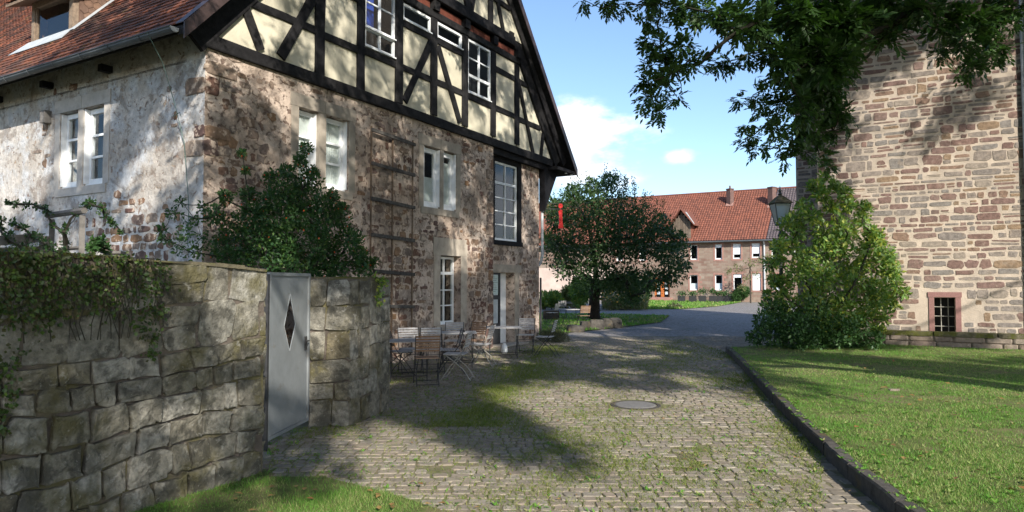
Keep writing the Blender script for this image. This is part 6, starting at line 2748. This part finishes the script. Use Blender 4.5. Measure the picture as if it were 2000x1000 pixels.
for c, r_, n in bl:
    for k in range(1):
        d = rand_dirs(1)[0]
        p = c + d * np.asarray(r_)
        mb.lathe(p, [(0.002, -0.012), (0.009, -0.005), (0.0095, 0.003), (0.003, 0.011)], 5, rng.random())
mb.build('rose_hips', M['hip'], rose, kind='stuff')

# ---- ivy over the garden wall (clings to it, hangs from the top)
ivy_p = WP(2.2, 1.95, 0)
ivy = thing('ivy', 'dark ivy hanging over the top of the near garden wall', 'ivy', tuple(ivy_p))
mb = MB()


def wall_uz(px, py, off=0.05):
    q = on_plane(px, py, W0 + NF * off, NF)
    return -(q - W0) @ HF, q[2]


pts = []
ivc = [(20, 520, 60), (70, 530, 60), (120, 530, 60), (180, 530, 55), (230, 530, 45), (270, 545, 40), (300, 560, 30), (40, 580, 50), (110, 580, 45), (170, 570, 36), (215, 600, 26), (280, 600, 34), (312, 610, 20), (20, 610, 35), (90, 620, 30),
       (290, 640, 24), (305, 660, 16), (298, 690, 12), (20, 700, 26), (10, 740, 26), (25, 770, 14), (8, 800, 12), (240, 505, 25), (320, 525, 18), (60, 500, 30), (10, 840, 8)]
for x, y_, r_ in ivc:
    u, z = wall_uz(x, y_)
    rr = r_ / 1333 * 5.2
    n = int(1500 * rr * rr * 1.9) + 22
    du_ = rng.normal(size=n) * rr * 0.62
    dz_ = rng.normal(size=n) * rr * 0.5
    for a, b in zip(du_, dz_):
        uu, zz = u + a, z + b
        if zz > wtop(uu) + 0.05:
            # lie on the top instead
            P = WP(uu, wtop(uu) + 0.03, -rng.uniform(0, WT))
        else:
            P = WP(uu, zz, 0.01 + abs(rng.normal()) * 0.025)
        pts.append(P)
pts = np.array(pts)
n = len(pts)
D = rand_dirs(n) * 0.8 + np.array([[0, 0, -0.7]]) + NF * 0.3
nn = NF * 1.0 + rand_dirs(n) * 0.6
L = 0.022 + 0.02 * rng.random(n)
V, F = leaves_np(pts, D, nn, L, L * 0.85)
add_leaves(mb, V, F)
mb.build('leaves', M['ivy_leaf'], ivy)
mb = MB()
for k in range(40):
    x = rng.uniform(0, 325)
    u, z = wall_uz(x, 500)
    P = [WP(u, wtop(u) + 0.02, -0.2), WP(u + 0.02, wtop(u) + 0.01, 0.02)]
    zz = wtop(u)
    uu = u
    for j in range(rng.integers(2, 6)):
        zz -= 0.12
        uu += rng.uniform(-0.05, 0.05)
        P.append(WP(uu, zz, 0.02))
    mb.tube(P, 0.004, 4, cap=False)
mb.build('stem', M['twig'], ivy)
# small weed on the pier top
wp_ = np.array([-1.95, 9.25, PT + 0.03])
weed = thing('wall_weed', 'yellow green weed trailing from the top of the stone pier', 'plant', tuple(wp_))
P = []
for x, y_, r_ in [(735, 545, 8), (738, 560, 12), (730, 570, 9), (742, 575, 8), (738, 590, 6), (748, 550, 7)]:
    c = at(x, y_, 9.05)
    P.append(c + rng.normal(size=(26, 3)) * r_ / 1333 * 9 * 0.6)
P = np.concatenate(P)
n = len(P)
mb = MB()
V, F = leaves_np(P, rand_dirs(n, -0.2), rand_dirs(n), np.full(n, 0.06), np.full(n, 0.035))
add_leaves(mb, V, F)
mb.build('leaves', M['elder_leaf'], weed)
mb = MB()
mb.tube([wp_, wp_ + [0.05, -0.08, 0.02], at(738, 570, 9.1), at(738, 592, 9.1)], 0.005, 4)
mb.build('stem', M['twig'], weed)

# ---- timber arch, rails and brambles behind the garden wall
arch_c = at(130, 470, 7.6)
arch = thing('garden_arch', 'grey wooden garden arch overgrown by climbing rose behind the wall', 'garden arch', (arch_c[0], arch_c[1], 0))
pL, pR = at(101, 470, 7.9), at(160, 470, 7.4)
pL[2] = pR[2] = 0
for p in (pL, pR):
    mb = MB()
    mb.cbox(p + UP * 1.24, 0.055, 0.055, 2.48, 0.6)
    mb.build('post', M['greywood'], arch)
tL, tR = at(94, 421, 7.95), at(165, 411, 7.35)
mb = MB()
mb.tube([tL, tR], 0.035, 6)
mb.build('beam', M['greywood'], arch)
mb = MB()
lL, lR = at(118, 487, 7.8), at(160, 484, 7.4)
mb.tube([lL, lR], 0.022, 5)
mb.build('rail', M['greywood'], arch)
fence = thing('rail_fence', 'grey green rail fence low behind the ivy wall at the left edge', 'fence', tuple(at(20, 480, 7.0) * [1, 1, 0]))
for (a, b, r_) in ((at(-60, 475, 6.6), at(84, 464, 7.6), 0.05), (at(-60, 492, 6.6), at(86, 486, 7.6), 0.03)):
    mb = MB()
    d = (b - a)
    dn_ = np.array([-d[1], d[0], 0]) / np.linalg.norm(d) * 0.03
    mb.prism([a - UP * r_, b - UP * r_, b + UP * r_, a + UP * r_], dn_)
    mb.build('rail', M['greywood'], fence)
for x, D_ in ((-30, 6.8), (84, 7.6)):
    p = at(x, 475, D_)
    mb = MB()
    mb.box([p[0] - 0.04, p[1], 0], [0.07, 0, 0], [0, 0.07, 0], UP * (p[2] + 0.08))
    mb.build('post', M['greywood'], fence)
bxp = at(224, 492, 8.0)
bxo = thing('garden_box', 'grey wooden garden box standing behind the wall', 'box', (bxp[0], bxp[1], 0))
mb = MB()
mb.cbox([bxp[0], bxp[1], 1.04], 0.17, 0.3, 2.08, 0.3)
mb.build('body', M['greywood'], bxo)
mb = MB()
mb.cbox([bxp[0], bxp[1], 2.1], 0.21, 0.36, 0.03, 0.3)
mb.build('lid', M['greywood'], bxo)


def spray_plant(name, label, cat, circ, D0, dD, leaf, mat, dens, root, k=2, wr=0.55):
    t = thing(name, label, cat, tuple(root))
    bl = px_blobs(circ, D0, dD, k, dens)
    mb = MB()
    blob_leaves(mb, bl, leaf, wr, 0.1, 0.1)
    mb.build('foliage', M[mat], t)
    mb = MB()
    mst_branches(mb, root, [b[0] for b in bl], 0.03, 0.005, 0, 4, 0.5, 0.004)
    mb.build('stem', M['twig'], t)
    return t


spray_plant('climbing_rose', 'climbing rose arching over the wooden garden arch', 'climber', [(30, 398, 7), (50, 400, 9), (70, 402, 9), (85, 408, 10), (93, 417, 8), (15, 395, 4), (165, 402, 12), (180, 400, 12), (195, 406, 11), (205, 418, 10), (215, 430, 8), (222, 440, 7), (235, 452, 6),
              (150, 415, 7), (130, 440, 7), (125, 455, 8), (130, 480, 12), (105, 440, 5), (172, 396, 8)], 7.6, 0.2, 0.035, 'rose_leaf', 1000, np.array([pR[0], pR[1] + 0.1, 0.0]), 3)
spray_plant('bramble', 'arching bramble behind the wall at the far left', 'bramble', [(5, 430, 8), (25, 436, 8), (45, 445, 8), (60, 455, 9), (75, 462, 12), (88, 475, 14), (15, 470, 18), (45, 482, 16), (100, 490, 16), (20, 455, 9), (3, 445, 8), (60, 490, 16), (120, 492, 12)], 7.2, 0.25, 0.035, 'rose_leaf', 800, at(60, 552, 7.2) * [1, 1, 0], 3)
spray_plant('hydrangea_shrub', 'small dark shrub right of the wooden garden arch', 'bush', [(190, 477, 12), (180, 485, 10), (205, 485, 10), (198, 470, 7)], 7.6, 0.2, 0.06, 'dark_leaf', 2600, at(193, 552, 7.6) * [1, 1, 0], 3)

# lavender clump at the house corner, wall foot plants
lv = gnd(1082, 668)
t = thing('lavender_clump', 'low grey green lavender clump at the house corner', 'plant', tuple(lv))
mb = MB()
blob_leaves(mb, [(lv + [0, 0, 0.1], (0.34, 0.3, 0.24), 700), (lv + [-0.22, 0.1, 0.1], (0.28, 0.25, 0.22), 500), (lv + [0.22, 0.05, 0.08], (0.25, 0.25, 0.2), 400)], 0.12, 0.12, 0.9, 0.3)
mb.build('foliage', M['lavender'], t)

# ---- flower beds and shrubs before the far house
beds = [('flower_bed', 'long bed of faded tall flowers along the grey path', (1185, 1262, 580, 606), 44, 'bed_leaf', 900),
        ]
t = thing('flower_bed', 'long bed of faded tall flowers beyond the round tree', 'flower bed', tuple(gnd(1225, 606)))
mb = MB()
n = 9000
px_ = rng.uniform(1178, 1262, n)
Dd = rng.uniform(43, 52, n)
P = np.stack([(px_ - 1000) / 1333 * Dd, Dd, np.zeros(n)], 1)
hh = 0.35 + 0.75 * rng.random(n) + 0.25 * np.array([vnoise(a, b, 0.4) for a, b in P[:, :2]])
P[:, 2] = hh * rng.random(n)
V, F = leaves_np(P, rand_dirs(n, 1.4), rand_dirs(n), np.full(n, 0.26), np.full(n, 0.07))
add_leaves(mb, V, F)
mb.build('foliage', M['bed_leaf'], t)
mb = MB()
for k in range(160):
    D_ = rng.uniform(43, 47)
    x = rng.uniform(1172, 1262)
    p = np.array([(x - 1000) / 1333 * D_, D_, rng.uniform(0.5, 1.2)])
    mb.lathe(p, [(0.01, -0.05), (0.06, 0), (0.02, 0.04)], 5, rng.random())
mb.build('blossoms', M['flower'], t, kind='stuff')


def leafy(name, label, cat, px, py, w, h, mat, D=None, leaf=0.2, dens=260):
    p = gnd(px, py) if D is None else at(px, 552, D) * [1, 1, 0]
    t = thing(name, label, cat, tuple(p))
    mb = MB()
    bl = []
    for k in range(14):
        c = p + np.array([rng.uniform(-0.35, 0.35) * w, rng.uniform(-0.3, 0.3) * w, h * rng.uniform(0.25, 0.75)])
        r_ = np.array([w * 0.22, w * 0.22, h * 0.24])
        bl.append((c, r_, int(dens * w * h / 3) + 30))
    blob_leaves(mb, bl, leaf, 0.4, 0.5, 0.2)
    mb.build('foliage', M[mat], t)
    mb = MB()
    mst_branches(mb, p, [b[0] for b in bl], 0.05, 0.02, 0, 4, 0.5, 0.02)
    mb.build('stem', M['twig'], t)


leafy('garden_shrub', 'bright green sunlit shrub left of the round tree trunk', 'bush', 1137, 606, 1.6, 2.2, 'elder_leaf')
leafy('garden_shrub', 'small bright shrub close to the house corner beyond the lawn', 'bush', 1078, 604, 1.8, 1.3, 'elder_leaf')
leafy('garden_shrub', 'green and brown shrub between trunk and flower bed', 'bush', 1105, 602, 1.6, 1.7, 'bed_leaf')
leafy('garden_shrub', 'tall dull shrub right of the trunk before the orange door', 'bush', 1205, 600, 2.6, 2.4, 'bed_leaf')
leafy('garden_shrub', 'dark leafy shrub left of the glazed door of the far house', 'bush', 1243, 598, 2.4, 2.6, 'dark_leaf')
leafy('clipped_hedge', 'dark green clipped hedge against the far house wall', 'hedge', 1447, 590, 1.9, 1.5, 'dark_leaf', leaf=0.16, dens=600)
p = gnd(1317, 602.5)
t = thing('lawn_mound', 'low brown heap of leaves on the sunlit far lawn', 'leaf heap', tuple(p))
mb = MB()
blob_leaves(mb, [(p + [0, 0, 0.05], (0.5, 0.4, 0.3), 500)], 0.12, 0.5, 0.2, 0.5)
mb.build('leaves', M['lavender'], t)
# young tree before the far house
yp = gnd(1466, 592)
t = thing('young_tree', 'slender young tree with sparse pale leaves before the far house', 'tree', tuple(yp))
D_ = yp[1]
bl = px_blobs([(1440, 520, 14), (1465, 515, 16), (1485, 510, 14), (1425, 530, 8), (1500, 505, 12), (1475, 535, 10), (1455, 545, 10), (1450, 560, 12)], D_, 1.0, 2, 130)
mb = MB()
blob_leaves(mb, bl, 0.18, 0.45, 0.1, 0.1)
mb.build('crown', M['bed_leaf'], t)
mb = MB()
mb.tube([yp, yp + UP * 3.2], [0.07, 0.05], 6)
mb.build('trunk', M['bark'], t)
mb = MB()
mst_branches(mb, yp + UP * 3.0, [b[0] for b in bl], 0.05, 0.01, 0, 4, 0.5, 0.01)
mb.build('limb', M['bark'], t)

# fallen leaves on verge and lawn, a flat stone in the grass
mb = MB()
n = 130
x = rng.uniform(3.3, 9, n)
y = rng.uniform(5, 15, n)
k = x > np.interp(y, [q[1] for q in KERB], [q[0] for q in KERB]) + 0.2
P = np.stack([x, y, np.full(n, 0.16)], 1)[k]
V, F = leaves_np(P, rand_dirs(len(P)) * [1, 1, 0.1], np.tile([[0, 0, 1.0]], (len(P), 1)) + rng.normal(size=(len(P), 3)) * 0.2, np.full(len(P), 0.08), np.full(len(P), 0.05))
add_leaves(mb, V, F)
P = np.stack([rng.uniform(-2.2, -0.5, 24), rng.uniform(4.9, 5.9, 24), np.full(24, 0.05)], 1)
V, F = leaves_np(P, rand_dirs(24) * [1, 1, 0.1], np.tile([[0, 0, 1.0]], (24, 1)), np.full(24, 0.07), np.full(24, 0.045))
add_leaves(mb, V, F)
# on the cobbles too
n = 120
P = np.stack([rng.uniform(-1.2, 3.0, n), rng.uniform(5.2, 12, n), np.full(n, 0.028)], 1)
V, F = leaves_np(P, rand_dirs(n) * [1, 1, 0.1], np.tile([[0, 0, 1.0]], (n, 1)) + rng.normal(size=(n, 3)) * 0.25, np.full(n, 0.055), np.full(n, 0.02))
add_leaves(mb, V, F)
M['dead_leaf'] = leaf_mat('dead_leaf', [(0.22, 0.11, 0.04), (0.3, 0.2, 0.07), (0.16, 0.08, 0.035)], 0.15)
mb.build('fallen_leaves', M['dead_leaf'], None, kind='stuff', label='scattered brown fallen leaves on lawn and cobbles')
sp = gnd(1747, 763, 0.13)
V, F = stone_geom(0.15, 0.09, 0.025, n=8)
mb = MB()
mb.add(place(V, sp, np.array([1.0, 0, 0]), np.array([0, 1.0, 0]), UP), F)
mb.build('lawn_stone', M['low_stone'], None, label='small pale flat stone lying in the lawn', category='stone')
